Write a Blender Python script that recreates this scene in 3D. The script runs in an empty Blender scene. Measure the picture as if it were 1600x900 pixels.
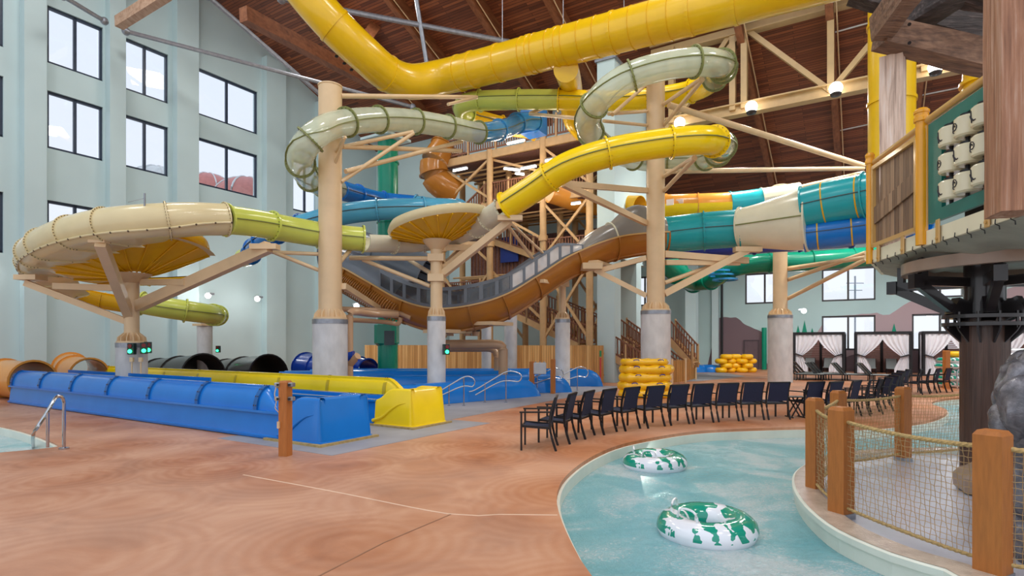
import bpy, math, random
from mathutils import Vector, Matrix, noise
from mathutils.geometry import tessellate_polygon
random.seed(7)
PI = math.pi; F = 890.0; HZ = 537.0; CH = 2.0
sc = bpy.context.scene
COL = sc.collection
BR = -math.atan2(.5257, .8507)          # the hall is turned against the viewing direction
E2 = Vector((math.cos(BR), math.sin(BR), 0)); E1 = Vector((-math.sin(BR), math.cos(BR), 0))
ZV = Vector((0, 0, 1))
def V(*a): return Vector(a)
def P(px, py, Y): return Vector(((px-800)/F*Y, Y, CH+(HZ-py)/F*Y))
def G(px, py, z=0.0):
    Y = F*(CH-z)/(py-HZ); return Vector(((px-800)/F*Y, Y, z))
def PZ(px, py, z):
    Y = F*(z-CH)/(HZ-py); return Vector(((px-800)/F*Y, Y, z))
def PS(px, py, s):
    u = (px-800)/F; return P(px, py, s/(u*E1.x+E1.y))
def PA(px, py, a):
    u = (px-800)/F; return P(px, py, a/(u*E2.x+E2.y))
def B(a, s, z=0.0): return E2*a + E1*s + ZV*z
def ab(v): return v.dot(E2), v.dot(E1)
def roofz(s): return 31.9-.4*s

# ---------------------------------------------------------------- materials
def srgb(r, g, b):
    f = lambda c: ((c/255+.055)/1.055)**2.4 if c/255 > .04045 else c/255/12.92
    return (f(r), f(g), f(b), 1)
class NT:
    def __init__(s, name):
        s.m = bpy.data.materials.new(name); s.m.use_nodes = True; s.t = s.m.node_tree; s.n = s.t.nodes
        s.p = s.n['Principled BSDF']; s.out = s.n['Material Output']
    def add(s, ty, **kw):
        n = s.n.new(ty)
        for k, v in kw.items():
            if hasattr(n, k) and k not in n.inputs: setattr(n, k, v)
            else: n.inputs[k].default_value = v
        return n
    def l(s, a, b): s.t.links.new(a, b)
    def coord(s, scale=(1, 1, 1), rot=(0, 0, 0)):
        t = s.add('ShaderNodeTexCoord'); m = s.add('ShaderNodeMapping'); m.inputs['Scale'].default_value = scale; m.inputs['Rotation'].default_value = rot
        s.l(t.outputs['Object'], m.inputs['Vector']); return m.outputs['Vector']
    def ramp(s, fac, stops, interp='LINEAR'):
        r = s.add('ShaderNodeValToRGB'); e = r.color_ramp.elements; r.color_ramp.interpolation = interp
        while len(e) < len(stops): e.new(.5)
        for i, (p, c) in enumerate(stops):
            e[i].position = p; e[i].color = c if len(c) == 4 else (*c, 1)
        s.l(fac, r.inputs['Fac']); return r.outputs['Color']
    def noise(s, vec, scale=5, detail=3, rough=.5, dist=0):
        n = s.add('ShaderNodeTexNoise'); n.inputs['Scale'].default_value = scale; n.inputs['Detail'].default_value = detail
        n.inputs['Roughness'].default_value = rough; n.inputs['Distortion'].default_value = dist
        if vec is not None: s.l(vec, n.inputs['Vector'])
        return n.outputs['Fac']
    def mix(s, fac, a, b, blend='MIX'):
        m = s.add('ShaderNodeMix', data_type='RGBA', blend_type=blend)
        for i, v in ((0, fac), (6, a), (7, b)):
            if hasattr(v, 'links'): s.l(v, m.inputs[i])
            else: m.inputs[i].default_value = v
        return m.outputs[2]
    def math(s, op, a, b=0.0):
        m = s.add('ShaderNodeMath', operation=op)
        for i, v in ((0, a), (1, b)):
            if hasattr(v, 'links'): s.l(v, m.inputs[i])
            else: m.inputs[i].default_value = v
        return m.outputs[0]
    def bump(s, h, strength=.3, dist=.02):
        b = s.add('ShaderNodeBump'); b.inputs['Strength'].default_value = strength; b.inputs['Distance'].default_value = dist
        s.l(h, b.inputs['Height']); s.l(b.outputs['Normal'], s.p.inputs['Normal'])
def dk(c, k): return (c[0]*k, c[1]*k, c[2]*k, 1)
def plain(name, c, rough=.5, metal=0, var=.1, scale=3, bump=0, coat=0, alpha=1, emit=None, spec=None, stretch=(1, 1, 1)):
    n = NT(name); v = n.coord(stretch)
    f = n.noise(v, scale, 4)
    n.l(n.ramp(f, [(.3, dk(c, 1-var)), (.7, dk(c, 1+var))]), n.p.inputs['Base Color'])
    n.p.inputs['Roughness'].default_value = rough; n.p.inputs['Metallic'].default_value = metal
    n.p.inputs['Coat Weight'].default_value = coat; n.p.inputs['Coat Roughness'].default_value = .08
    n.p.inputs['Alpha'].default_value = alpha
    if bump: n.bump(n.noise(v, scale*8, 3), bump)
    if emit: n.p.inputs['Emission Color'].default_value = emit[0]; n.p.inputs['Emission Strength'].default_value = emit[1]
    return n.m
M = {}
def fib(key, rgb, rough=.25, **k):
    M[key] = plain(key, srgb(*rgb), rough, var=.05, scale=1.5, coat=.25, **k); M[key].node_tree.nodes['Principled BSDF'].inputs['Specular IOR Level'].default_value = .3
fib('yellow', (248, 212, 20)); fib('gold', (228, 176, 20)); fib('lime', (204, 212, 96)); fib('cream', (222, 206, 160)); fib('ivory', (226, 222, 196))
fib('blue', (20, 118, 205)); fib('aqua', (84, 172, 208)); fib('teal', (38, 168, 178)); fib('navy', (22, 62, 160)); fib('brown', (172, 112, 42)); fib('orange', (222, 150, 60))
fib('green', (16, 140, 110)); fib('graphite', (134, 130, 124)); fib('slate', (112, 120, 130)); fib('blackfib', (44, 42, 42)); fib('tan_pipe', (196, 158, 122))
M['duct'] = plain('duct', srgb(236, 190, 8), .28, var=.04, scale=2, coat=.3)
def clear(key, rgb, alpha):
    n = NT(key); n.p.inputs['Base Color'].default_value = srgb(*rgb); n.p.inputs['Roughness'].default_value = .08
    n.p.inputs['Coat Weight'].default_value = .5
    f = n.noise(n.coord((1, 1, 1)), 2, 2); r = n.ramp(f, [(.3, (alpha*.9,)*3), (.7, (min(1, alpha*1.1),)*3)]); n.l(r, n.p.inputs['Alpha']); M[key] = n.m
clear('clear_green', (226, 234, 206), .6); clear('clear_blue', (60, 160, 220), .75)
clear('tinted', (70, 78, 88), .5); clear('clear_white', (235, 235, 235), .5)
M['steel_tan'] = plain('steel_tan', srgb(222, 192, 150), .38, var=.05, scale=2)
M['steel_dark'] = plain('steel_dark', srgb(40, 36, 38), .3, .3, var=.2, coat=.5)
M['galv'] = plain('galv', srgb(150, 154, 162), .35, .6, var=.15, scale=6)
M['chrome'] = plain('chrome', srgb(190, 192, 195), .18, 1, var=.05)
M['truss_tan_shaded'] = plain('truss_tan_shaded', srgb(186, 156, 108), .45, var=.06)  # the column tan made darker, shade under the roof put into the colour
M['tower_tan_shaded'] = plain('tower_tan_shaded', srgb(198, 160, 112), .45, var=.08)  # darker tan for the tower steel, its shadow painted into the colour
M['concrete'] = plain('concrete', srgb(206, 205, 203), .75, var=.1, scale=4, bump=.15, stretch=(1, 1, .5))
M['bolt'] = plain('bolt', srgb(92, 74, 56), .4, .5)
M['seam'] = plain('seam', srgb(126, 132, 74), .5)
M['seam_dark'] = plain('seam_dark', srgb(74, 84, 84), .5)
M['black'] = plain('black', srgb(28, 27, 30), .4, .2)
M['navy_sling'] = plain('navy_sling', srgb(26, 34, 62), .8, var=.15, scale=60)
M['grey_sling'] = plain('grey_sling', srgb(165, 172, 172), .8, var=.1, scale=40)
M['white_cloth'] = plain('white_cloth', srgb(238, 238, 244), .9, var=.03, alpha=.82)
M['plastic_grey'] = plain('plastic_grey', srgb(178, 180, 182), .5)
M['pool_paint'] = plain('pool_paint', srgb(222, 226, 212), .45, var=.05, scale=2, bump=.05)
M['grey_floor'] = plain('grey_floor', srgb(190, 190, 200), .25, var=.12, scale=1.3, bump=.15)
M['grey_pad'] = plain('grey_pad', srgb(150, 150, 156), .6, var=.1, scale=1.5, bump=.1)
M['stone_pad'] = plain('stone_pad', srgb(158, 134, 116), .35, var=.1, coat=.3)
M['rubber_trim'] = plain('rubber_trim', srgb(176, 150, 96), .6, var=.25, scale=12)
M['gold_post'] = plain('gold_post', srgb(236, 164, 16), .25, var=.05, coat=.5)
M['rail_tan'] = plain('rail_tan', srgb(206, 164, 96), .3, var=.05, coat=.4)
M['fascia'] = plain('fascia', srgb(232, 226, 196), .4, var=.04)
M['teal_panel'] = plain('teal_panel', srgb(12, 112, 104), .35, var=.12, scale=3)
M['barrel'] = plain('barrel', srgb(226, 218, 186), .25, var=.03, coat=.4)
M['ink'] = plain('ink', srgb(32, 32, 44), .5)
M['underside'] = plain('underside', srgb(150, 152, 138), .55, var=.2, scale=2.5, bump=.4)
M['rope'] = plain('rope', srgb(196, 166, 110), .8, var=.25, scale=30, bump=.5)
M['net'] = plain('net', srgb(170, 140, 96), .8)
M['lamp'] = plain('lamp', srgb(255, 250, 240), .5, emit=((1, .97, .92, 1), 9))
M['green_led'] = plain('green_led', srgb(20, 240, 110), .5, emit=((.03, 1, .3, 1), 5))
M['red_lens'] = plain('red_lens', srgb(120, 24, 20), .4)
M['sign_box'] = plain('sign_box', srgb(20, 46, 44), .4)
M['post_wood'] = plain('post_wood', srgb(178, 108, 46), .55, var=.12, scale=9, bump=.2, stretch=(4, 4, .5))
M['rail_wood'] = plain('rail_wood', srgb(128, 82, 58), .6, var=.2, scale=9)
M['raft_yellow'] = plain('raft_yellow', srgb(246, 190, 20), .25, var=.05, coat=.4)
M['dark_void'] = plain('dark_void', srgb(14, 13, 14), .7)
M['frame_dark'] = plain('frame_dark', srgb(40, 54, 74), .4)
M['frame_bronze'] = plain('frame_bronze', srgb(64, 62, 64), .4)
M['dome_red'] = plain('dome_red', srgb(206, 130, 120), .5); M['dome_white'] = plain('dome_white', srgb(225, 225, 222), .5)
M['slat_brown'] = plain('slat_brown', srgb(120, 84, 76), .6, var=.2, scale=10)
M['white_plastic'] = plain('white_plastic', srgb(236, 238, 240), .25, coat=.4)
M['blue_curtain'] = plain('blue_curtain', srgb(24, 50, 130), .6)
def glass():
    n = NT('glass'); t = n.add('ShaderNodeBsdfTransparent'); t.inputs[0].default_value = (.97, .98, 1, 1)
    g = n.add('ShaderNodeBsdfGlossy'); g.inputs['Roughness'].default_value = .02
    x = n.add('ShaderNodeMixShader'); x.inputs[0].default_value = .06
    n.l(t.outputs[0], x.inputs[1]); n.l(g.outputs[0], x.inputs[2]); n.l(x.outputs[0], n.out.inputs['Surface']); M['glass'] = n.m
glass()
def wall_mat(key, base, mural=False, a0=0, a1=1):
    n = NT(key); v = n.coord()
    c = n.ramp(n.noise(v, .25, 3), [(.3, dk(base, .93)), (.7, dk(base, 1.06))])
    br = n.add('ShaderNodeTexBrick'); br.inputs['Scale'].default_value = 1; br.inputs['Brick Width'].default_value = 12; br.inputs['Row Height'].default_value = 6.1
    br.inputs['Mortar Size'].default_value = .02; br.offset = 0
    col = c
    if mural:
        sep = n.add('ShaderNodeSeparateXYZ'); n.l(v, sep.inputs[0])
        def hill(col, stops, colr):
            fac = n.math('DIVIDE', n.math('SUBTRACT', sep.outputs['X'], a0), a1-a0)
            r = n.ramp(fac, [(p, (h/10,)*3) for p, h in stops])
            wob = n.math('MULTIPLY', n.math('SUBTRACT', n.noise(v, .35, 2), .5), .12)
            return n.mix(n.math('GREATER_THAN', n.math('ADD', n.math('MULTIPLY', r, 1.0), wob), n.math('DIVIDE', sep.outputs['Z'], 10)), col, colr)
        for st, cl in mural: col = hill(col, st, cl)
    n.l(col, n.p.inputs['Base Color']); n.p.inputs['Roughness'].default_value = .55
    n.bump(n.noise(v, 30, 3), .08); M[key] = n.m
wall_mat('wall_paint', srgb(192, 214, 216))
wall_mat('wall_warm', srgb(214, 218, 206))
def planks(key, c1, c2, c3, row, length, rough=.45, gap=.012, bump=.25, rot=(0, 0, 0), swap=None, grain=(.6, 12, 12)):
    n = NT(key); v = n.coord((1, 1, 1), rot)
    if swap:
        sx = n.add('ShaderNodeSeparateXYZ'); cx_ = n.add('ShaderNodeCombineXYZ'); n.l(v, sx.inputs[0])
        for i_, k_ in enumerate(swap): n.l(sx.outputs[k_], cx_.inputs[i_])
        v = cx_.outputs[0]
    b = n.add('ShaderNodeTexBrick'); b.inputs['Scale'].default_value = 1; b.inputs['Brick Width'].default_value = length; b.inputs['Row Height'].default_value = row
    b.inputs['Mortar Size'].default_value = gap; b.inputs['Color1'].default_value = (0, 0, 0, 1); b.inputs['Color2'].default_value = (1, 1, 1, 1); b.inputs['Mortar'].default_value = (.5,)*3+(1,)
    n.l(v, b.inputs['Vector'])
    m2 = n.add('ShaderNodeMapping'); m2.inputs['Scale'].default_value = grain; n.l(v, m2.inputs['Vector'])
    g = n.noise(m2.outputs[0], 1.5, 5, .6)
    f = n.mix(.55, b.outputs['Color'], g)
    col = n.ramp(f, [(.25, c1), (.5, c2), (.75, c3)])
    col = n.mix(b.outputs['Fac'], col, dk(c1, .4))
    n.l(col, n.p.inputs['Base Color']); n.p.inputs['Roughness'].default_value = rough
    n.bump(n.math('SUBTRACT', g, b.outputs['Fac']), bump); M[key] = n.m
planks('ceiling_wood', srgb(98, 52, 32), srgb(134, 74, 46), srgb(164, 96, 58), .16, 3.2)
planks('fence_wood', srgb(192, 138, 76), srgb(222, 168, 100), srgb(240, 194, 128), .14, 9, swap='ZXY', gap=.006, grain=(.5, 8, 8))
planks('panel_wood', srgb(108, 84, 66), srgb(140, 112, 88), srgb(168, 138, 110), .13, 9, swap='ZYX', gap=.006, grain=(1.2, 14, 14))
def grainwood(key, c1, c2, c3, scale=(9, 9, .8), rough=.6, bump=.6):
    n = NT(key); v = n.coord(scale); g = n.noise(v, 1.6, 6, .65, .4); g2 = n.noise(n.coord((scale[0]*2.5, scale[1]*2.5, scale[2])), 2, 3)
    n.l(n.ramp(n.mix(.4, g, g2), [(.3, c1), (.5, c2), (.7, c3)]), n.p.inputs['Base Color']); n.p.inputs['Roughness'].default_value = rough
    n.bump(g, bump, .05); M[key] = n.m
grainwood('weathered', srgb(120, 92, 78), srgb(228, 202, 182), srgb(250, 242, 234), (7, 7, .5))
grainwood('weathered_red', srgb(110, 72, 52), srgb(170, 122, 92), srgb(206, 176, 156), (7, 7, .5))
grainwood('weathered_x', srgb(56, 40, 32), srgb(120, 88, 66), srgb(160, 124, 96), (.8, 9, 9))
grainwood('weathered_dark', srgb(26, 22, 22), srgb(58, 48, 44), srgb(112, 98, 92), (.8, 9, 9))
grainwood('glulam', srgb(96, 54, 32), srgb(136, 82, 50), srgb(160, 102, 66), (2, .4, 3), .5, .1)
grainwood('rock', srgb(62, 62, 68), srgb(104, 102, 108), srgb(150, 150, 158), (2.5, 2.5, 2.5), .16, .7)
grainwood('dark_trunk', srgb(44, 30, 26), srgb(82, 58, 48), srgb(104, 78, 66), (10, 10, .5), .3, .3)
grainwood('glulam_light', srgb(150, 112, 84), srgb(186, 150, 124), srgb(206, 176, 152), (2, .4, 3), .5, .1)
def deckmat():
    n = NT('deck'); v = n.coord()
    nz = n.noise(v, .9, 5, .6, .6); big = n.noise(v, .09, 2)
    vo = n.add('ShaderNodeTexVoronoi'); vo.inputs['Scale'].default_value = .55; n.l(v, vo.inputs['Vector'])
    rings = n.math('MULTIPLY', n.math('ADD', n.math('SINE', n.math('MULTIPLY', vo.outputs['Distance'], 85)), 1), .5)
    base = n.ramp(nz, [(.28, srgb(148, 92, 62)), (.5, srgb(174, 114, 80)), (.72, srgb(196, 144, 112))])
    orange = n.ramp(nz, [(.28, srgb(158, 90, 48)), (.5, srgb(182, 112, 64)), (.72, srgb(198, 134, 88))])
    sep = n.add('ShaderNodeSeparateXYZ'); n.l(v, sep.inputs[0])
    fx = n.math('ADD', n.math('MULTIPLY', sep.outputs['X'], .13), n.math('ADD', .3, n.math('MULTIPLY', big, .6)))
    cl = n.add('ShaderNodeClamp'); n.l(fx, cl.inputs[0])
    col = n.mix(cl.outputs[0], base, orange)
    col = n.mix(n.math('MULTIPLY', n.math('MULTIPLY', rings, nz), .2), col, srgb(226, 190, 164))
    wear = n.ramp(vo.outputs['Distance'], [(.25, (0, 0, 0)), (.75, (1, 1, 1))])
    col = n.mix(n.math('MULTIPLY', wear, .25), col, srgb(230, 200, 178))
    n.l(col, n.p.inputs['Base Color']); n.p.inputs['Roughness'].default_value = .5; n.p.inputs['Specular IOR Level'].default_value = .3
    n.bump(n.math('ADD', n.math('MULTIPLY', rings, .25), n.noise(v, 40, 3)), .12, .01); M['deck'] = n.m
deckmat()
def watermat():
    n = NT('water'); v = n.coord((1, 1, 1))
    w = n.noise(v, 2.6, 6, .62, 1.1); w2 = n.noise(v, 12, 5, .7, 2.2); fo = n.noise(v, .55, 3, .6, .8)
    col = n.ramp(fo, [(.3, srgb(112, 198, 212)), (.48, srgb(150, 218, 228)), (.64, srgb(218, 244, 248))])
    foam_glint = n.ramp(n.math('MULTIPLY', w2, n.math('ADD', n.math('MULTIPLY', fo, 1.7), .12)), [(.51, (0, 0, 0)), (.63, (1, 1, 1))])  # white foam, with glints and bright highlights painted in as colour
    col = n.mix(n.math('MULTIPLY', foam_glint, .72), col, srgb(240, 250, 252))
    n.l(col, n.p.inputs['Base Color']); n.p.inputs['Roughness'].default_value = .06; n.p.inputs['Alpha'].default_value = .8
    n.p.inputs['IOR'].default_value = 1.45
    n.bump(n.math('ADD', w, n.math('MULTIPLY', w2, .5)), .85, .12); M['water'] = n.m
watermat()
def pooltube():
    n = NT('tube_print'); v = n.coord((1, 1, 1)); 
    f = n.noise(v, 3.1, 3, .55, .5)
    w = n.add('ShaderNodeTexWave'); w.inputs['Scale'].default_value = 1.9; w.inputs['Distortion'].default_value = 1.2; n.l(v, w.inputs['Vector'])
    sep = n.add('ShaderNodeSeparateXYZ'); n.l(v, sep.inputs[0])
    top = n.math('GREATER_THAN', sep.outputs['Z'], -.02)
    f2 = n.math('ADD', f, n.math('MULTIPLY', n.math('SUBTRACT', w.outputs['Fac'], .5), .16))
    m = n.math('MULTIPLY', n.math('GREATER_THAN', f2, .475), top)
    n.l(n.mix(m, srgb(236, 238, 244), srgb(16, 150, 124)), n.p.inputs['Base Color'])
    n.p.inputs['Roughness'].default_value = .15; n.p.inputs['Coat Weight'].default_value = .5; M['tube_print'] = n.m
pooltube()

# ---------------------------------------------------------------- mesh building
class MB:
    def __init__(s): s.v = []; s.f = []; s.sm = []
    def add(s, vs, fs, smooth=False):
        o = len(s.v); s.v += [Vector(q) for q in vs]
        for f in fs: s.f.append([i+o for i in f]); s.sm.append(smooth)
        return s
    def box(s, c, size, rz=0, bevel=0):
        x, y, z = [k/2 for k in size]; R = Matrix.Rotation(rz, 3, 'Z'); c = Vector(c)
        if bevel:
            b = bevel; pts = []
            for zz, i in ((-z, b), (-z+b, 0), (z-b, 0), (z, b)):
                X, Y = x-i, y-i
                pts += [(-X+b, -Y), (X-b, -Y), (X, -Y+b), (X, Y-b), (X-b, Y), (-X+b, Y), (-X, Y-b), (-X, -Y+b)]
                pts[-8:] = [(*p, zz) for p in pts[-8:]]
            fs = [list(range(7, -1, -1)), list(range(24, 32))]
            for k in range(3):
                for i in range(8): fs.append([k*8+i, k*8+(i+1) % 8, (k+1)*8+(i+1) % 8, (k+1)*8+i])
            return s.add([c+R@Vector(p) for p in pts], fs)
        vs = [c+R@Vector((i, j, k)) for k in (-z, z) for j in (-y, y) for i in (-x, x)]
        return s.add(vs, [(0, 2, 3, 1), (4, 5, 7, 6), (0, 1, 5, 4), (2, 6, 7, 3), (0, 4, 6, 2), (1, 3, 7, 5)])
    def bar(s, p, q, w, h=None, up=ZV):
        p = Vector(p); q = Vector(q); h = h or w; t = (q-p).normalized()
        if abs(t.dot(up)) > .98: up = V(1, 0, 0)
        x = t.cross(up).normalized(); y = x.cross(t)
        vs = [r+x*(i*w/2)+y*(j*h/2) for r in (p, q) for i, j in ((-1, -1), (1, -1), (1, 1), (-1, 1))]
        return s.add(vs, [(3, 2, 1, 0), (4, 5, 6, 7), (0, 1, 5, 4), (1, 2, 6, 5), (2, 3, 7, 6), (3, 0, 4, 7)])
    def cyl(s, p, q, r, n=16, r2=None, cap=True):
        p = Vector(p); q = Vector(q); r2 = r if r2 is None else r2; t = (q-p).normalized(); up = ZV if abs(t.z) < .95 else V(1, 0, 0)
        x = t.cross(up).normalized(); y = x.cross(t)
        vs = [c+(x*math.cos(2*PI*i/n)+y*math.sin(2*PI*i/n))*R for c, R in ((p, r), (q, r2)) for i in range(n)]
        s.add(vs, [(i, (i+1) % n, n+(i+1) % n, n+i) for i in range(n)], True)
        if cap:
            o = len(s.v)-2*n; s.f += [[o+i for i in range(n-1, -1, -1)], [o+n+i for i in range(n)]]; s.sm += [False, False]
        return s
    def lathe(s, c, prof, n=24, close=False):
        c = Vector(c); vs = [c+V(r*math.cos(2*PI*i/n), r*math.sin(2*PI*i/n), z) for r, z in prof for i in range(n)]; m = len(prof)
        fs = [(k*n+i, k*n+(i+1) % n, (k+1) % m*n+(i+1) % n, (k+1) % m*n+i) for k in range(m if close else m-1) for i in range(n)]
        return s.add(vs, fs, True)
    def tube(s, pts, r, n=8, closed=False, cap=True):
        fr = frames(pts, closed); m = len(pts)
        vs = [p+(x*math.cos(2*PI*i/n)+y*math.sin(2*PI*i/n))*(r(k) if callable(r) else r) for k, (p, t, x, y) in enumerate(fr) for i in range(n)]
        fs = [(k*n+i, k*n+(i+1) % n, (k+1) % m*n+(i+1) % n, (k+1) % m*n+i) for k in range(m if closed else m-1) for i in range(n)]
        s.add(vs, fs, True)
        if cap and not closed:
            o = len(s.v)-m*n; s.f += [[o+i for i in range(n-1, -1, -1)], [o+(m-1)*n+i for i in range(n)]]; s.sm += [False]*2
        return s
    def sweep(s, fr, sec, closed=True, smooth=True, cap=True):
        """fr: frames (p,t,x,y); sec(k,u)->list of 2D points (x side, y up)"""
        m = len(fr); secs = [sec(k/(m-1)) for k in range(m)]; n = len(secs[0])
        vs = [fr[k][0]+fr[k][2]*q[0]+fr[k][3]*q[1] for k in range(m) for q in secs[k]]
        fs = [(k*n+i, k*n+(i+1) % n, (k+1)*n+(i+1) % n, (k+1)*n+i) for k in range(m-1) for i in range(n if closed else n-1)]
        s.add(vs, fs, smooth)
        if cap and closed:
            o = len(s.v)-m*n; s.f += [[o+i for i in range(n-1, -1, -1)], [o+(m-1)*n+i for i in range(n)]]; s.sm += [False]*2
        return s
    def prism(s, poly, z0, z1):
        n = len(poly); tri = tessellate_polygon([[V(p[0], p[1], 0) for p in poly]])
        vs = [V(p[0], p[1], z) for z in (z0, z1) for p in poly]
        fs = [tuple(t) for t in tri]+[tuple(i+n for i in t) for t in tri]+[(i, (i+1) % n, n+(i+1) % n, n+i) for i in range(n)]
        return s.add(vs, fs)
    def sphere(s, c, r, n=14, m=8, sq=(1, 1, 1)):
        c = Vector(c); vs = []; fs = []
        for j in range(m+1):
            for i in range(n):
                th = PI*j/m; ph = 2*PI*i/n; vs.append(c+V(r*sq[0]*math.sin(th)*math.cos(ph), r*sq[1]*math.sin(th)*math.sin(ph), r*sq[2]*math.cos(th)))
        for j in range(m):
            for i in range(n): fs.append((j*n+i, (j+1)*n+i, (j+1)*n+(i+1) % n, j*n+(i+1) % n))
        return s.add(vs, fs, True)
    def build(s, name, mat, parent=None, rz=0, loc=None, label=None, cat=None, group=None, kind=None, fix=True, extra=()):
        base_n = len(s.f); mids = [0]*base_n
        for j, (m2, mt2) in enumerate(extra):
            o2 = len(s.v); s.v += m2.v; s.f += [[i+o2 for i in f] for f in m2.f]; s.sm += m2.sm; mids += [j+1]*len(m2.f)
        me = bpy.data.meshes.new(name)
        if parent is not None: T = Matrix.Translation(Vector(parent['_w'][:3])) @ Matrix.Rotation(parent['_w'][3], 4, 'Z')
        else: T = Matrix.Translation(Vector(loc or (0, 0, 0))) @ Matrix.Rotation(rz, 4, 'Z')
        Ti = T.inverted()
        me.from_pydata([Ti@v for v in s.v], [], s.f); me.update()
        me.polygons.foreach_set('use_smooth', s.sm)
        if fix:
            import bmesh
            bm = bmesh.new(); bm.from_mesh(me); bmesh.ops.recalc_face_normals(bm, faces=bm.faces); bm.to_mesh(me); bm.free()
        if any(s.sm): me.set_sharp_from_angle(angle=math.radians(42))
        me.materials.append(M[mat] if isinstance(mat, str) else mat)
        for m2, mt2 in extra: me.materials.append(M[mt2])
        if extra: me.polygons.foreach_set('material_index', mids)
        o = bpy.data.objects.new(name, me); COL.objects.link(o)
        if parent is not None: o.parent = parent; o['_w'] = list(parent['_w'])
        else: o.location = T.translation; o.rotation_euler = (0, 0, rz); o['_w'] = [*T.translation, rz]
        if any(s.sm) and not all(s.sm) or True:
            pass
        tag(o, label, cat, group, kind); return o
def tag(o, label=None, cat=None, group=None, kind=None):
    for k, v in (('label', label), ('category', cat), ('group', group), ('kind', kind)):
        if v: o[k] = v
    return o
def frames(pts, closed=False):
    n = len(pts); out = []
    for i in range(n):
        a = pts[i-1] if (i > 0 or closed) else pts[0]; b = pts[(i+1) % n] if (i < n-1 or closed) else pts[-1]
        t = (b-a).normalized(); up = ZV if abs(t.z) < .97 else V(0, 1, 0)
        x = t.cross(up).normalized(); y = x.cross(t); out.append((pts[i], t, x, y))
    return out
def spline(ctrl, step=.25):
    """Catmull-Rom through ctrl; returns dense points and the dense index of each control point"""
    c = [Vector(q) for q in ctrl]; c = [c[0]*2-c[1]]+c+[c[-1]*2-c[-2]]; out = []; idx = []
    for i in range(1, len(c)-2):
        p0, p1, p2, p3 = c[i-1:i+3]; n = max(2, int((p2-p1).length/step)); idx.append(len(out))
        for k in range(n):
            t = k/n; out.append(.5*((2*p1)+(p2-p0)*t+(2*p0-5*p1+4*p2-p3)*t*t+(3*p1-p0-3*p2+p3)*t**3))
    out.append(c[-2]); idx.append(len(out)-1); return out, idx
def thing(name, loc, label, cat, group=None, rz=0, kind=None):
    o = bpy.data.objects.new(name, None); o.empty_display_size = .2; COL.objects.link(o); o.location = loc; o.rotation_euler = (0, 0, rz)
    o['_w'] = [*Vector(loc), rz]; return tag(o, label, cat, group, kind)
def kids(o): return [c for c in bpy.data.objects if c.parent == o]
def copy_tree(o, kd=None, parent=None):
    c = o.copy(); COL.objects.link(c); c.parent = parent
    for ch in (kd.get(o.name, []) if kd is not None else kids(o)): copy_tree(ch, kd, c)
    return c
def kmap():
    d = {}
    for o in bpy.data.objects:
        if o.parent: d.setdefault(o.parent.name, []).append(o)
    return d
def ring(fr, r, w=.05, t=.045, bolts=0, n=28):
    """a flange ring around a tube at frame fr"""
    p, tt, x, y = fr; mb = MB(); vs = []
    prof = [(r-.01, -w/2), (r+t, -w/2), (r+t, w/2), (r-.01, w/2)]
    for i in range(n):
        a = 2*PI*i/n; d = x*math.cos(a)+y*math.sin(a)
        for R, h in prof: vs.append(p+d*R+tt*h)
    mb.add(vs, [(i*4+k, (i+1) % n*4+k, (i+1) % n*4+(k+1) % 4, i*4+(k+1) % 4) for i in range(n) for k in range(4)], False)
    return mb
def boltring(fr, r, w, nb=18, size=.014):
    p, tt, x, y = fr; mb = MB()
    for i in range(nb):
        a = 2*PI*(i+.5)/nb; d = x*math.cos(a)+y*math.sin(a); c = p+d*(r+.024)
        mb.cyl(c-tt*(w/2+.016), c+tt*(w/2+.016), size, 6)
    return mb
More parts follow.
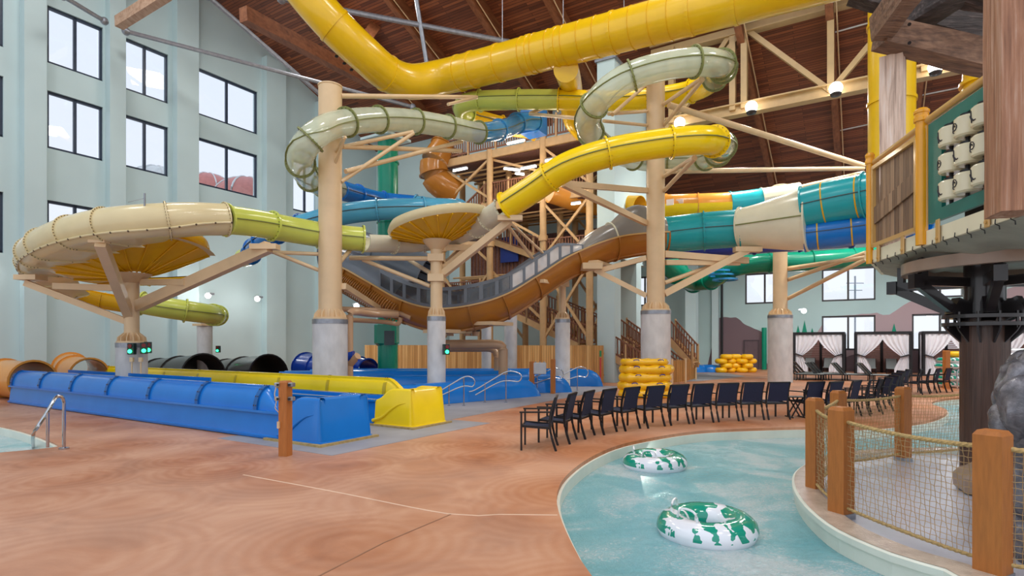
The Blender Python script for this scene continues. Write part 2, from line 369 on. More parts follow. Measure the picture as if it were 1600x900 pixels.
def tubeslide(root, ctrl, r, cols, every=1.5, seam='seam', bolts=True, thick=.02, flange=None, flw=.055, flt=.075, n=28, seams=True, rings=None):
    """cols: list of (ctrl index where the colour starts, material)"""
    pts, idx = spline(ctrl); fr = frames(pts)
    cum = [0]
    for i in range(1, len(pts)): cum.append(cum[-1]+(pts[i]-pts[i-1]).length)
    cuts = []
    for j, (ci, mt) in enumerate(cols):
        i0 = idx[ci]; i1 = idx[cols[j+1][0]] if j+1 < len(cols) else len(pts)-1
        nseg = max(1, round((cum[i1]-cum[i0])/every)); seg = []
        for q in range(nseg+1):
            d = cum[i0]+(cum[i1]-cum[i0])*q/nseg; k = min(range(i0, i1+1), key=lambda z: abs(cum[z]-d)); seg.append(k)
        for q in range(nseg):
            a, b = seg[q], seg[q+1]
            if b-a < 1: continue
            rr = r if not callable(r) else None
            def sec(u, a=a, b=b):
                R = rr if rr else r(cum[int(a+(b-a)*u)]/cum[-1])
                return [(R*math.cos(2*PI*i/n), R*math.sin(2*PI*i/n)) for i in range(n)]
            mb = MB().sweep(fr[a:b+1], sec, cap=False)
            if not mt.startswith('clear'):
                mb.sweep(fr[a:b+1], lambda u: [(x*(1-thick/.4), y*(1-thick/.4)) for x, y in sec(u)], cap=False)
            part = mb.build('tube_section', mt, root, fix=False)
            if seams:
                sb = MB()
                for sg in (-1, 1):
                    R0 = rr or r(cum[a]/cum[-1])
                    sb.sweep(fr[a:b+1], lambda u: [(sg*(R0-.005), -.012), (sg*(R0+.045), -.012), (sg*(R0+.045), .012), (sg*(R0-.005), .012)], smooth=False)
                sb.build('seam_flange', seam if mt.startswith('clear') or mt in ('lime', 'yellow') else (seam if seam != 'seam' else 'seam_dark'), part)
            fm = flange or mt
            if mt.startswith('clear_green'): fm = 'seam'
            fo = ring(fr[a], (rr or r(cum[a]/cum[-1])), flw, flt, n=n).build('flange', fm, part, extra=[(boltring(fr[a], (rr or r(cum[a]/cum[-1])), flw), 'bolt')] if bolts else ())
    ring(fr[-1], (r if not callable(r) else r(1)), flw, flt, n=n).build('flange', flange or cols[-1][1], root)
    return pts, fr, idx
# ---------------------------------------------------------------- camera, world, lights
cam = bpy.data.cameras.new('camera'); co = bpy.data.objects.new('camera', cam); COL.objects.link(co)
co.location = (0, 0, CH); co.rotation_euler = (PI/2, 0, 0); cam.sensor_width = 36; cam.lens = F/1600*36; cam.shift_y = (HZ-450)/1600; cam.clip_end = 500; cam.clip_start = .05
sc.camera = co
sc.view_settings.view_transform = 'Standard'; sc.view_settings.look = 'None'; sc.view_settings.gamma = 1; sc.view_settings.exposure = .0
sc.view_settings.use_curve_mapping = False
try: sc.cycles.use_denoising = True; sc.cycles.transparent_max_bounces = 24; sc.cycles.max_bounces = 8; sc.cycles.sample_clamp_indirect = 4
except Exception: pass
w = bpy.data.worlds.new('sky'); sc.world = w; w.use_nodes = True; wt = w.node_tree; bg = wt.nodes['Background']
tc = wt.nodes.new('ShaderNodeTexCoord'); sp = wt.nodes.new('ShaderNodeSeparateXYZ'); rp = wt.nodes.new('ShaderNodeValToRGB')
wt.links.new(tc.outputs['Generated'], sp.inputs[0]); wt.links.new(sp.outputs['Z'], rp.inputs[0]); wt.links.new(rp.outputs[0], bg.inputs[0])
e = rp.color_ramp.elements; e[0].position = 0; e[0].color = (.86, .9, .94, 1); e[1].position = .5; e[1].color = (.78, .86, 1, 1)
bg.inputs[1].default_value = 1.2
# ---------------------------------------------------------------- the hall
AL = -34.75; SA = 32.6; SF = 48.0
def gpath(pxs, z=0): return [G(x, y, z) for x, y in pxs]
def smooth(pts, step=.25, closed=False):
    p, _ = spline(pts, step); return p
river_edge = smooth([V(1.3, 1.5, 0), V(.95, 3.6, 0)]+gpath([(925, 900), (895, 852), (873, 800), (871, 768), (886, 742), (920, 716), (962, 697), (1010, 685.5), (1080, 674.5), (1150, 670), (1263, 667), (1340, 668), (1400, 664), (1450, 657), (1475, 648), (1480, 641), (1470, 636), (1456, 631), (1462, 626), (1490, 622), (1530, 620), (1620, 618)]), .3)
river_out = river_edge+[V(40, 21, 0), V(40, 1.5, 0)]
pool_edge = smooth(gpath([(-60, 655), (0, 665.5), (40, 675), (75, 688), (90, 695), (88, 698), (60, 701.5), (0, 707), (-70, 714)]), .2)
pool_out = pool_edge+[V(-16, 9.6, 0), V(-20, 12, 0)]
deck_out = [B(-34.7, -16), B(62, -16), B(62, 49), B(-34.7, 49)]
def floor_mesh(z0, z1):
    mb = MB(); loops = [deck_out, river_out, pool_out]
    tri = tessellate_polygon([[V(p.x, p.y, 0) for p in lp] for lp in loops]); fl = [p for lp in loops for p in lp]
    mb.add([V(p.x, p.y, z1) for p in fl], [tuple(t) for t in tri])
    mb.add([V(p.x, p.y, z0) for p in fl], [tuple(t) for t in tri])
    for lp in loops:
        n = len(lp); mb.add([V(p.x, p.y, z) for z in (z0, z1) for p in lp], [(i, (i+1) % n, n+(i+1) % n, n+i) for i in range(n)])
    return mb
floor_mesh(-.07, 0).build('floor', 'deck', kind='structure')
def strip(path, z0, z1, off=0):
    mb = MB(); n = len(path); fr = frames(path)
    pts = [p+x*off for p, t, x, y in fr]
    return mb.add([V(p.x, p.y, z) for z in (z0, z1) for p in pts]+[V(p.x, p.y, z) for z in (z0, z1) for p in [a+x*(off-.12 if False else off+.0) for a, t, x, y in fr]], [(i, i+1, n+i+1, n+i) for i in range(n-1)])
def thickstrip(path, z0, z1, inner, outer):
    fr = frames(path); mb = MB(); n = len(path); vs = []
    for p, t, x, y in fr:
        a = p+x*inner; b = p+x*outer; vs += [V(a.x, a.y, z0), V(a.x, a.y, z1), V(b.x, b.y, z1), V(b.x, b.y, z0)]
    return mb.add(vs, [(i*4+k, (i+1)*4+k, (i+1)*4+(k+1) % 4, i*4+(k+1) % 4) for i in range(n-1) for k in range(4)])
thickstrip(river_edge, -1.2, -.065, .04, -.3).build('wall_river_basin', 'pool_paint', kind='structure')
thickstrip(pool_edge, -1.2, -.03, .06, -.3).build('wall_pool_basin', 'pool_paint', kind='structure')
pb = MB().prism([(p.x, p.y) for p in river_out], -1.3, -1.2); pb.build('floor_river_basin', 'pool_paint', kind='structure')
MB().prism([(p.x, p.y) for p in pool_out], -1.3, -1.2).build('floor_pool_basin', 'pool_paint', kind='structure')
def watersheet(poly, z):
    mb = MB(); tri = tessellate_polygon([[V(p.x, p.y, 0) for p in poly]]); mb.add([V(p.x, p.y, z) for p in poly], [tuple(t) for t in tri]); return mb
watersheet(river_out, -.25).build('river_water', 'water', label='rippling turquoise water of the lazy river', cat='water', kind='stuff')
watersheet(pool_out, -.2).build('pool_water', 'water', label='calm pale water of the pool at the left edge', cat='water', kind='stuff')
thickstrip(smooth([G(380, 742), G(520, 768), G(700, 803), G(780, 804), G(871, 805)]), 0, .004, -.012, .012).build('trim_1', plain('joint', srgb(226, 196, 170), .7), kind='structure')
thickstrip([G(704, 804), G(600, 848), G(495, 902)], 0, .004, -.008, .008).build('trim_2', plain('joint_dark', srgb(150, 110, 84), .7), kind='structure')
# grey pads under the slide run outs
MB().prism([B(a, s).xy[:] for a, s in ((-11.6, 6.95), (-8.07, 6.95), (-8.0, 11.9), (-11.6, 11.9))], 0, .006).build('trim_3', 'grey_pad', kind='structure')
MB().prism([B(a, s).xy[:] for a, s in ((-13.5, 11.9), (-9.25, 11.9), (-9.4, 25.3), (-13.5, 25.3))], 0, .006).build('trim_4', 'grey_pad', kind='structure')
q = [G(1090, 596), G(1165, 588), G(1130, 582), G(1080, 584), G(1052, 596)]
MB().prism([p.xy[:] for p in q], 0, .006).build('trim_5', 'grey_pad', kind='structure')

def wall(name, p0, d, length, z0, z1, thick, holes, mat, nrm):
    """vertical wall from p0 along d, thickness away from the room (nrm points out); holes = (u0,u1,z0,z1)"""
    us = sorted({0, length, *[h[0] for h in holes], *[h[1] for h in holes]}); zs = sorted({z0, z1, *[h[2] for h in holes], *[h[3] for h in holes]})
    us = [u for u in us if 0 <= u <= length]; mb = MB(); rz = math.atan2(d.y, d.x)
    for i in range(len(us)-1):
        run = None
        for j in range(len(zs)-1):
            um = (us[i]+us[i+1])/2; zm = (zs[j]+zs[j+1])/2
            if any(h[0] < um < h[1] and h[2] < zm < h[3] for h in holes):
                continue
            c = p0+d*um+nrm*(thick/2); mb.box((c.x, c.y, zm), (us[i+1]-us[i], thick, zs[j+1]-zs[j]), rz)
    return mb.build(name, mat, kind='structure', rz=BR)
win_n = [0]
def window(p0, d, nrm, u0, u1, z0, z1, fm, sill=True, split=2, depth=.18):
    win_n[0] += 1; c = p0+d*((u0+u1)/2)+nrm*depth
    w_ = thing('window_%d' % win_n[0], (c.x, c.y, z0), None, None, kind='structure')
    f = MB(); a = p0+d*u0+nrm*depth; b = p0+d*u1+nrm*depth; t = .13
    for z in (z0+t/2, z1-t/2): f.bar(V(a.x, a.y, z), V(b.x, b.y, z), .14, t)
    for k in range(split+1):
        q = a.lerp(b, k/split); f.bar(V(q.x, q.y, z0), V(q.x, q.y, z1), t if 0 < k < split else t*1.6, .14, up=nrm)
    f.build('window_frame', fm, w_)
    g = MB(); g.bar(V(a.x, a.y, (z0+z1)/2)+nrm*.03, V(b.x, b.y, (z0+z1)/2)+nrm*.03, .01, z1-z0-.1); g.build('pane', 'glass', w_)
# left gable wall, along +s at a = AL
def su(px, py):
    p = PA(px, py, AL); a_, s_ = ab(p); return s_, p.z
S0 = -14.0; wl0 = B(AL, S0)
rows = []
def lw(x0, x1, yt, yb):     # window between pixels; yt/yb given at x0
    s0, zt = su(x0, yt); s1, _ = su(x1, yt); _, zb = su(x0, yb); return (s0-S0, s1-S0, zb, zt)
H = []
zt1 = su(74, 7.3)[1]; zb1 = su(74, 97.3)[1]; zt2 = su(74, 140.5)[1]; zb2 = su(74, 231)[1]; zt3 = su(74, 312)[1]; zb3 = zt3-(zt2-zb2)
for x0, x1 in ((-115, 5.5), (74, 161), (190, 263), (305, 402.5)):
    s0 = su(x0, 300)[0]-S0; s1 = su(x1, 300)[0]-S0
    for zb, zt in ((zb1, zt1), (zb2, zt2), (zb3, zt3)):
        if x0 != 305 or zb != zb3: H.append((s0, s1, zb, zt))
s0 = su(458, 300)[0]-S0; s1 = su(497, 300)[0]-S0
_, zt = su(458, 248); _, zb = su(458, 328); H.append((s0, s1, zb, zt))
_, zt4 = su(458, 445)
wall('wall_left', wl0, E1, 62.5, 0, 34, .5, H, 'wall_paint', -E2)
for h in H: window(wl0, E1, -E2, *h, 'frame_dark')
PIL = []
for x0, x1, yt in ((38, 73, None), (172, 197, None), (277, 311, None), (417, 447, 62), (500, 512, None)):
    ap = AL+.55; p = PA(x0, 300, ap); q = PA(x1, 300, ap); s0 = ab(p)[1]; s1 = ab(q)[1]
    zt = roofz(s1)-.3
    if s1 > SA: continue
    c = B((AL+ap)/2, (s0+s1)/2); mb = MB().box((c.x, c.y, zt/2), (ap-AL, s1-s0, zt), BR)
    mb.build('wall_pilaster', 'wall_paint', kind='structure', rz=BR)
# back wall (a) with pilasters
wall('wall_back', B(AL, SA+2.0), E2, 22.2, 0, 34, .5, [], 'wall_paint', E1)
for px in (527, 607, 690):
    p = PS(px, 300, SA+1.7); a_ = ab(p)[0]
    if a_ < AL+.5 or a_ > AL+21: continue
    c = B(a_, SA+1.7); MB().box((c.x, c.y, 8.5), (1.0, .7, 17), BR).build('wall_pilaster', 'wall_paint', kind='structure', rz=BR)
# far wall with the windows behind the cabanas
wf0 = B(AL, SF); HF = []
def fw(x0, x1, y0, y1):
    a0 = ab(PS(x0, 500, SF))[0]-AL; a1 = ab(PS(x1, 500, SF))[0]-AL; xm = (x0+x1)/2
    return (a0, a1, PS(xm, y1, SF).z, PS(xm, y0, SF).z)
zu = fw(1284, 1367, 418, 470)[2:]; zl = fw(1284, 1368, 493, 544)[2:]
zl = (zl[0]-.15, zl[1])
for x0, x1 in ((1164, 1226), (1284, 1368), (1425, 1515), (1606, 1700)):
    a = fw(x0, x1, 0, 0)[:2]; HF.append((*a, *zu))
    if x0 > 1200: HF.append((*a, *zl))
for x0, x1, y0, y1 in ((996, 1018, 432, 478), (1058, 1074, 250, 300), (806, 830, 470, 500), (715, 730, 470, 500)): HF.append(fw(x0, x1, y0, y1))
def mx(px): return (ab(PS(px, 500, SF))[0]-AL0)/(AL1-AL0)
AL0, AL1 = AL, 62
def mh(px, py): return (mx(px), max(0, PS(px, py, SF).z))
mauve = [mh(x, y) for x, y in ((1100, 640), (1262, 590), (1275, 520), (1290, 498), (1322, 493), (1372, 487), (1386, 497), (1400, 488), (1424, 472), (1500, 470), (1540, 463), (1590, 445), (1640, 440), (1700, 470))]
purp = [mh(x, y) for x, y in ((1110, 640), (1114, 497), (1152, 496), (1170, 506), (1190, 516), (1200, 590), (1290, 560), (1400, 545), (1500, 540), (1580, 500), (1640, 520))]
def fixm(l): return [(min(1, max(0, p)), h) for p, h in l]
wall_mat('wall_mural', srgb(176, 204, 204), [(fixm(mauve), srgb(176, 152, 156)), (fixm(purp), srgb(112, 92, 98))], AL0, AL1)
wall('wall_far', wf0, E2, 96.8, 0, 16, .5, HF, 'wall_mural', E1)
for h in HF: window(wf0, E2, E1, *h, 'frame_bronze')
for px in (1081, 1118, 930, 860):
    w_ = 15 if px < 1100 else 6; a0 = ab(PS(px, 500, 45 if px < 1100 else SF-.2))[0]; c = B(a0, 45.0 if px < 1100 else SF-.2)
    MB().box((c.x, c.y, 5.7), (.8 if px < 1100 else .5, .8 if px < 1100 else .4, 11.4), BR).build('wall_pilaster', 'wall_paint', kind='structure', rz=BR)
# a door in the mural wall
d0 = ab(PS(1164, 560, SF))[0]; d1 = ab(PS(1184, 560, SF))[0]; c = B((d0+d1)/2, SF-.03)
dr = thing('door_1', (c.x, c.y, 0), None, None, rz=BR, kind='structure'); zt = 2.2
MB().box((c.x, c.y, zt/2), (d1-d0, .06, zt), BR).build('door_leaf', plain('door_p', srgb(98, 80, 86), .5), dr)
f = MB()
for a in (d0-.06, d1+.06): q = B(a, SF-.05); f.box((q.x, q.y, zt/2), (.1, .1, zt), BR)
f.box((c.x, c.y, zt+.05), (d1-d0+.22, .1, .1), BR); f.build('door_frame', plain('door_f', srgb(78, 64, 70), .5), dr)
# roof
rf = MB()
def rp_(a, s, dz): return B(a, s, roofz(s)+dz)
for dz0, dz1 in ((0, .35),):
    vs = [rp_(a, s, dz) for dz in (dz0, dz1) for a, s in ((AL-.5, -2), (62, -2), (62, SF+1), (AL-.5, SF+1))]
    rf.add(vs, [(0, 1, 2, 3), (7, 6, 5, 4), (0, 4, 5, 1), (1, 5, 6, 2), (2, 6, 7, 3), (3, 7, 4, 0)])
rf.build('ceiling', 'ceiling_wood', kind='structure', rz=BR)
def PR(px, py):
    u = (px-800)/F; k = (HZ-py)/F; es = u*E1.x+E1.y; Y = 29.9/(k+.4*es); return P(px, py, Y)
for i, (px, py) in enumerate([(515, 0), (627, 0), (753, 0), (870, 0), (1157, 30), (1297, 5), (1445, 20), (1580, 20)]):
    a, s = ab(PR(px, py)); lo = -2 if i else -2
    mb = MB(); mb.bar(rp_(a, -2, -.55), rp_(a, SF, -.55), .35, 1.1); mb.build('trim_rafter', 'glulam', kind='structure', rz=BR)
    MB().cyl(rp_(a+.3, 2, -.95), rp_(a+.3, SF, -.95), .035, 6).build('trim_pipe', 'steel_tan', kind='structure')
# small cross pipes between the rafters at the right
for px, py, qx, qy in ((1302, 42, 1362, 25), (1305, 122, 1362, 110), (1310, 197, 1360, 186), (1437, 141, 1510, 126), (1490, 58, 1530, 48)):
    MB().cyl(PR(px, py)-ZV*.3, PR(qx, qy)-ZV*.3, .04, 6).build('trim_pipe', 'white_plastic', kind='structure')
# glulam braces in the upper left
for a, b, w_, mt in ((P(186, 36, 29), P(262, -12, 27), .42, 'glulam_light'), (P(380, 22, 26), P(580, 128, 34), .5, 'glulam'), (P(570, 62, 35), P(615, 0, 36), .5, 'glulam')):
    MB().bar(a, b, w_, w_*1.3).build('trim_brace', mt, kind='structure')
# roof truss over the opening, along the hall
tr = thing('roof_truss', B(0, SA-.3, 14), 'long tan steel truss with high bay lamps under the timber ceiling', 'truss', rz=BR)
st = SA-.3
a0, a1 = -10.5, 44
zt = PS(1160, 45, st).z; zb = PS(1160, 171, st).z
def chord(z, n):
    mb = MB(); h = .55
    for dz in (-h/2, h/2): mb.bar(B(a0, st, z+dz), B(a1, st, z+dz), .55, .07)
    mb.bar(B(a0, st, z), B(a1, st, z), .06, h); mb.build(n, 'truss_tan_shaded', tr)
chord(zt, 'top_chord'); chord(zb, 'bottom_chord')
va = [ab(PS(px, 100, st))[0] for px in (1050, 1163, 1298, 1445, 1600)]; va = [-6, *va, 40]
for a in va: MB().bar(B(a, st, zb), B(a, st, zt), .42, .3, up=E2).build('web_post', 'truss_tan_shaded', tr)
for i in range(len(va)-1):
    x, y = va[i], va[i+1]
    (MB().bar(B(x, st, zt), B(y, st, zb), .25, .25) if i % 2 == 0 else MB().bar(B(x, st, zb), B(y, st, zt), .25, .25)).build('web_diagonal', 'truss_tan_shaded', tr)
MB().bar(B(a0, st+.2, zt+.6), B(a1, st+.2, zt+.6), .1, .1).build('conduit', 'white_plastic', tr)
# galvanised cross bracing tubes
def brace(p, q, r, lab, hub=None):
    t = thing('cross_brace', (p+q)/2, lab, 'brace', 'steel cross braces')
    MB().cyl(p, q, r, 8).build('tube', 'galv', t)
    for e_ in (p, q): MB().sphere(e_, r*1.8, 8, 6).build('end_plate', 'galv', t)
brace(P(440, -2, 27), P(830, 72, 30), .13, 'long galvanised brace tube passing in front of the big yellow duct')
brace(P(650, -5, 28.3), P(669, 113, 29), .11, 'short steep galvanised brace crossing the long tube above the duct')
brace(P(197, 49, 30), P(645, 167, 38), .12, 'galvanised brace tube running from the left wall top behind the tan column')
brace(P(325, -6, 31), P(503, 150, 37), .13, 'galvanised brace tube falling along the gable edge')
brace(P(98, -6, 27), P(163, 33, 29), .11, 'short galvanised brace tube in the top left corner')
brace(P(1040, 0, 30), P(1330, 90, 33), .001, 'x') if False else None
# light blue bulkhead box and its legs beside the stair tower
bx_ = thing('bulkhead', B(-11.3, 30, 0), 'pale blue boxed wall block on legs beside the stair tower', 'wall block', rz=BR)
zb_ = P(960, 400, 29.1).z
MB().box(B(-11.32, 30, (zb_+16.6)/2), (.95, 5.0, 16.6-zb_), BR).build('box', 'wall_paint', bx_)
MB().box(B(-11.32, 27.95, zb_/2), (.95, .9, zb_), BR).build('leg', 'wall_paint', bx_)
MB().box(B(-11.32, 31.2, zb_/2), (.95, .8, zb_), BR).build('leg', 'wall_paint', bx_)
MB().box(B(-11.32, 30, 16.65), (1.15, 5.2, .12), BR).build('cap', 'galv', bx_)
# high bay lamps on the truss bottom chord
for i, (px, py) in enumerate([(1062, 192), (1174, 167), (1306, 138), (1462, 104)]):
    p = PS(px, py, st-.6)
    L = thing('high_bay_light', p, ['round high bay lamp glowing behind the upper translucent tube', 'round high bay lamp on the truss, left of the centre post', 'round high bay lamp below the middle post of the truss', 'round high bay lamp seen behind the weathered timber beam'][i], 'lamp', 'high bay lamps on the truss')
    MB().sphere(p, .3, 18, 12).build('bulb', 'lamp', L)
    MB().lathe(p+V(0, 0, -.08), [(.2, -.12), (.26, -.18), (.22, -.28), (.1, -.32), (0, -.32)], 16).build('housing', 'steel_dark', L)
    MB().bar(p+V(0, 0, .2), p+E1*.5+V(0, 0, .5), .06).build('bracket', 'steel_tan', L)
    l = bpy.data.lights.new('high_bay', 'SPOT'); l.spot_size = 2.6; l.spot_blend = .4; l.energy = 2200 if i else 250; l.shadow_soft_size = .5; l.color = (1, .97, .93)
    lo = bpy.data.objects.new('high_bay', l); COL.objects.link(lo); lo.location = p-ZV*.9-E1*.4
# wall flood lamps
for i, (px, py, Y, lab) in enumerate([(10, 435, 28, 'flood lamp glowing on the wall at the far left'), (325, 462, 34.5, 'left lamp of the pair on the wall behind the lime tube'), (402, 467, 37, 'right lamp of the pair on the wall behind the lime tube'), (557, 478, 36, 'bright lamp beside the tan column under the ribbed slide'), (1256, 486, 40, 'star bright lamp on the mural wall beside the concrete pier'), (1482, 475, 34.3, 'star bright lamp beyond the dark steel trunk')]):
    p = P(px, py, Y); L = thing('wall_lamp', p, lab, 'lamp', 'flood lamps on the walls')
    MB().sphere(p, .17, 12, 8).build('bulb', 'lamp', L); MB().box(p+V(0, .2, .12), (.5, .3, .12), BR).build('housing', 'galv', L)
    l = bpy.data.lights.new('flood', 'POINT'); l.energy = 70; l.shadow_soft_size = .3; l.color = (1, .98, .95)
    lo = bpy.data.objects.new('flood', l); COL.objects.link(lo); lo.location = p-E1*1.0+E2*(1.0 if px < 600 else 0)
# unseen fill area lights added under the ceiling to brighten the hall
for a in (-25, -6, 8, 22):
    for s in (2, 12, 22):
        l = bpy.data.lights.new('ceiling_fill', 'AREA'); l.energy = 650; l.size = 3; l.color = (1, .97, .93)
        lo = bpy.data.objects.new('ceiling_fill', l); COL.objects.link(lo); lo.location = B(a, s, min(roofz(s)-1.5, 24)); lo.visible_glossy = True
# domes and pole outside
for i, (px, py, Y, r, mt, lab) in enumerate([(325, 298, 70, 3.2, 'dome_red', 'red and white play dome outside the second row window, left one'), (386, 312, 58, 3.4, 'dome_red', 'pale red dome outside the second row window, right one'), (245, 288, 55, 2.6, 'dome_white', 'small white dome top outside the middle window')]):
    c = P(px, py, Y); d = thing('dome', (c.x, c.y, 0), lab, 'dome', 'domes outside the windows')
    MB().lathe(V(c.x, c.y, c.z-r*.2), [(r*math.cos(t), r*.85*math.sin(t)) for t in [k*PI/24 for k in range(0, 13)]], 24).build('roof', mt, d)
    rb = MB()
    for k in range(8):
        a = k*PI/4; rb.tube([V(c.x+r*1.01*math.cos(t)*math.cos(a), c.y+r*1.01*math.cos(t)*math.sin(a), c.z-r*.2+r*.86*math.sin(t)) for t in [j*PI/16 for j in range(9)]], .09, 5)
    rb.build('rib', 'dome_white', d)
    MB().cyl(V(c.x, c.y, 0), V(c.x, c.y, c.z-r*.2), r*.98, 24).build('drum', 'dome_white', d)
for px, Y, zt in ((1336, 80, 11.5), (1560, 78, 10.5)):
    c = G(px, 700); c = V((px-800)/F*Y, Y, 0); p_ = thing('utility_pole', c, 'faint utility pole outside the %s' % ('window above the second cabana' if px < 1400 else 'window near the dark trunk'), 'pole')
    MB().cyl(c, c+ZV*zt, .12, 8).build('mast', 'galv', p_)
    MB().bar(c+V(-1.2, 0, zt-1), c+V(1.2, 0, zt-1), .12).build('crossarm', 'galv', p_); MB().bar(c+V(-1, 0, zt-2), c+V(1, 0, zt-2), .1).build('crossarm', 'galv', p_)
gp = MB().prism([(-150, 52), (200, 5+52), (200, 200), (-150, 200)], -.3, -.1); gp.build('ground', plain('grnd', srgb(190, 190, 184), .8), kind='structure')
# ---------------------------------------------------------------- steel columns with arms
def column(lab, base, dc, zc, ds, zs, arms, taper=False, extra=None):
    t = thing('steel_column', base, lab, 'column', 'tan steel columns on concrete piers')
    b = Vector(base)
    MB().cyl(b, b+ZV*zc, dc/2, 32).build('concrete_pier', 'concrete', t)
    MB().cyl(b+ZV*(zc-.12), b+ZV*(zc+.03), dc/2+.012, 32).build('pier_band', 'galv', t)
    if ds:
        m = MB().cyl(b+ZV*(zc+.03), b+ZV*zs, ds/2, 28)
        m.build('shaft', 'steel_tan', t)
        m = MB().cyl(b+ZV*(zc+.03), b+ZV*(zc+.09), dc/2*.97, 28)
        n = 14
        for i in range(n):
            a = 2*PI*i/n; d = V(math.cos(a), math.sin(a), 0); z0 = zc+.09
            m.add([b+d*(ds/2-.02)+ZV*z0+d.cross(ZV)*o for o in (-.012, .012)]+[b+d*(dc/2*.93)+ZV*z0+d.cross(ZV)*o for o in (-.012, .012)]+[b+d*(dc/2*.9)+ZV*(z0+.12)+d.cross(ZV)*o for o in (-.012, .012)]+[b+d*(ds/2-.02)+ZV*(z0+.3)+d.cross(ZV)*o for o in (-.012, .012)],
                  [(0, 2, 4, 6), (1, 7, 5, 3), (0, 1, 3, 2), (2, 3, 5, 4), (4, 5, 7, 6), (6, 7, 1, 0)])
        m.build('base_plate', 'steel_tan', t)
        MB().cyl(b+ZV*zs, b+ZV*(zs+.04), ds/2+.02, 28).build('cap', 'steel_tan', t)
    for a in arms:
        p, q, wd = a[0], a[1], a[2]; kind = a[3] if len(a) > 3 else 'c'
        if kind == 'c': MB().cyl(p, q, wd/2, 10).build('arm', 'steel_tan', t)
        else: MB().bar(p, q, wd*.8, wd).build('arm', 'steel_tan', t)
    return t
def arms(Y0, l):
    """(x0,y0, x1,y1, Y1, w[, kind]): from the column at depth Y0 to a slide at depth Y1"""
    return [(P(a[0], a[1], a[7] if len(a) > 7 else Y0), P(a[2], a[3], a[4]), a[5], *(a[6:7])) for a in l]
YA = 19.0; cA = V((516-800)/F*YA, YA, 0)
TA = column('tallest and thickest tan column left of centre on a wide concrete pier', cA, 1.13, 2.78, .76, 10.55, arms(YA, [
    (532, 150, 745, 152, 25, .17), (700, 163, 745, 152, 25, .13, 'c', 23), (533, 230, 645, 206, 21, .14), (533, 284, 646, 208, 21, .14), (535, 229, 720, 236, 24, .17), (540, 268, 722, 221, 24, .17),
    (518, 247, 540, 214, 18.2, .1), (518, 271, 538, 216, 18.2, .1), (498, 397, 425, 394, 18.6, .13), (500, 423, 430, 395, 18.6, .13),
    (527, 414, 546, 392, 20, .16), (537, 447, 592, 482, 23, .2, 'b')]))
YB = 20.0; cB = V((682-800)/F*YB, YB, 0)
TB = column('slim tan column in the middle carrying the golden saucer of the slide', cB, .64, 2.92, .42, 5.55, arms(YB, [
    (690, 430, 797, 345, 18.6, .24, 'b'), (692, 387, 737, 386, 22.4, .22, 'b'), (690, 418, 733, 382, 22.4, .2, 'b'), (673, 427, 640, 407, 24, .16),
    (673, 404, 547, 403, 20.6, .17), (672, 447, 567, 406, 20.6, .15), (793, 352, 845, 420, 24, .12), (800, 350, 862, 408, 24, .1)]))
m = MB().cyl(cB+ZV*5.3, cB+ZV*5.62, .22, 20, .52); m.build('bearing_cone', 'steel_tan', TB)
for z in (4.3, 5.0): MB().box(cB+ZV*z, (.55, .55, .25)).build('collar', 'steel_tan', TB)
MB().box(P(797, 341, 18.4), (.8, .25, .16)).build('bracket', 'steel_tan', TB)
MB().box(P(740, 381, 22.3), (1.1, .25, .14)).build('bracket', 'steel_tan', TB)
YD = 23.0; cD = V((1024.5-800)/F*YD, YD, 0)
TD = column('thick tan column right of centre behind the stack of yellow rafts', cD, 1.18, 3.3, .72, 12.6, arms(YD, [
    (1012, 130, 957, 179, 19.5, .13), (1012, 174, 951, 178, 19.5, .12), (1012, 196, 943, 189, 20, .12), (922, 142, 828, 177, 26, .15, 'c', 24.5), (828, 178, 905, 185, 22.5, .15, 'c', 26),
    (1034, 165, 1096, 123, 18.6, .15), (1035, 198, 1098, 124, 18.6, .15), (1045, 164, 1349, 259, 27, .26), (1036, 268, 1349, 263, 27, .2),
    (1035, 277, 1085, 246, 18.2, .16), (1036, 300, 1086, 247, 18.2, .16), (1012, 298, 880, 287, 18.4, .2, 'b'), (1010, 349, 880, 287, 18.4, .2, 'b'),
    (1010, 403, 933, 424, 23.6, .2, 'b'), (1010, 462, 930, 422, 23.6, .2, 'b'),
    (1038, 397, 1168, 407, 24, .26, 'b'), (1040, 410, 1155, 411, 24, .2, 'b'), (1038, 442, 1118, 413, 24, .18), (1038, 459, 1168, 391, 23.6, .26, 'b')]))
MB().box(P(1168, 390, 23.6), (1.1, .35, .2)).build('bracket', 'steel_tan', TD)
MB().box(P(924, 417, 23.6), (.8, .8, .25)).build('bracket', 'steel_tan', TD)
YE = 29.7; cE = V((1219-800)/F*YE, YE, 0)
TE = column('tan column on a square cut concrete pier left of the cabanas', cE, 1.2, 3.45, .7, 10.2, arms(YE, [
    (1229, 297, 1350, 270, 26, .2), (1229, 420, 1353, 402, 25, .22), (1229, 438, 1353, 395, 25, .2), (1228, 468, 1353, 405, 25, .2)]))
YF = 18.8; cF = V((206-800)/F*YF, YF, 0)
TF = column('tan column on a grey pier in the centre of the cream spiral slide', cF, .9, 2.0, .44, 4.15, arms(YF, [
    (202, 493, 157, 378, 15.5, .32, 'b'), (216, 478, 420, 386, 17.3, .34, 'b'), (222, 441, 290, 441, 18.1, .2, 'b'),
    (197, 502, 40, 442, 18.4, .2, 'b'), (180, 450, 84, 447, 18.6, .2, 'b'), (185, 460, 160, 400, 16.5, .14, 'b')]))
MB().box(P(157, 377, 15.6), (.45, .35, .12)).build('bracket', 'steel_tan', TF)
MB().box(P(414, 386, 17.3), (.8, .35, .16)).build('bracket', 'steel_tan', TF)
MB().box(P(48, 434, 18.4), (.7, .5, .16)).build('bracket', 'steel_tan', TF)
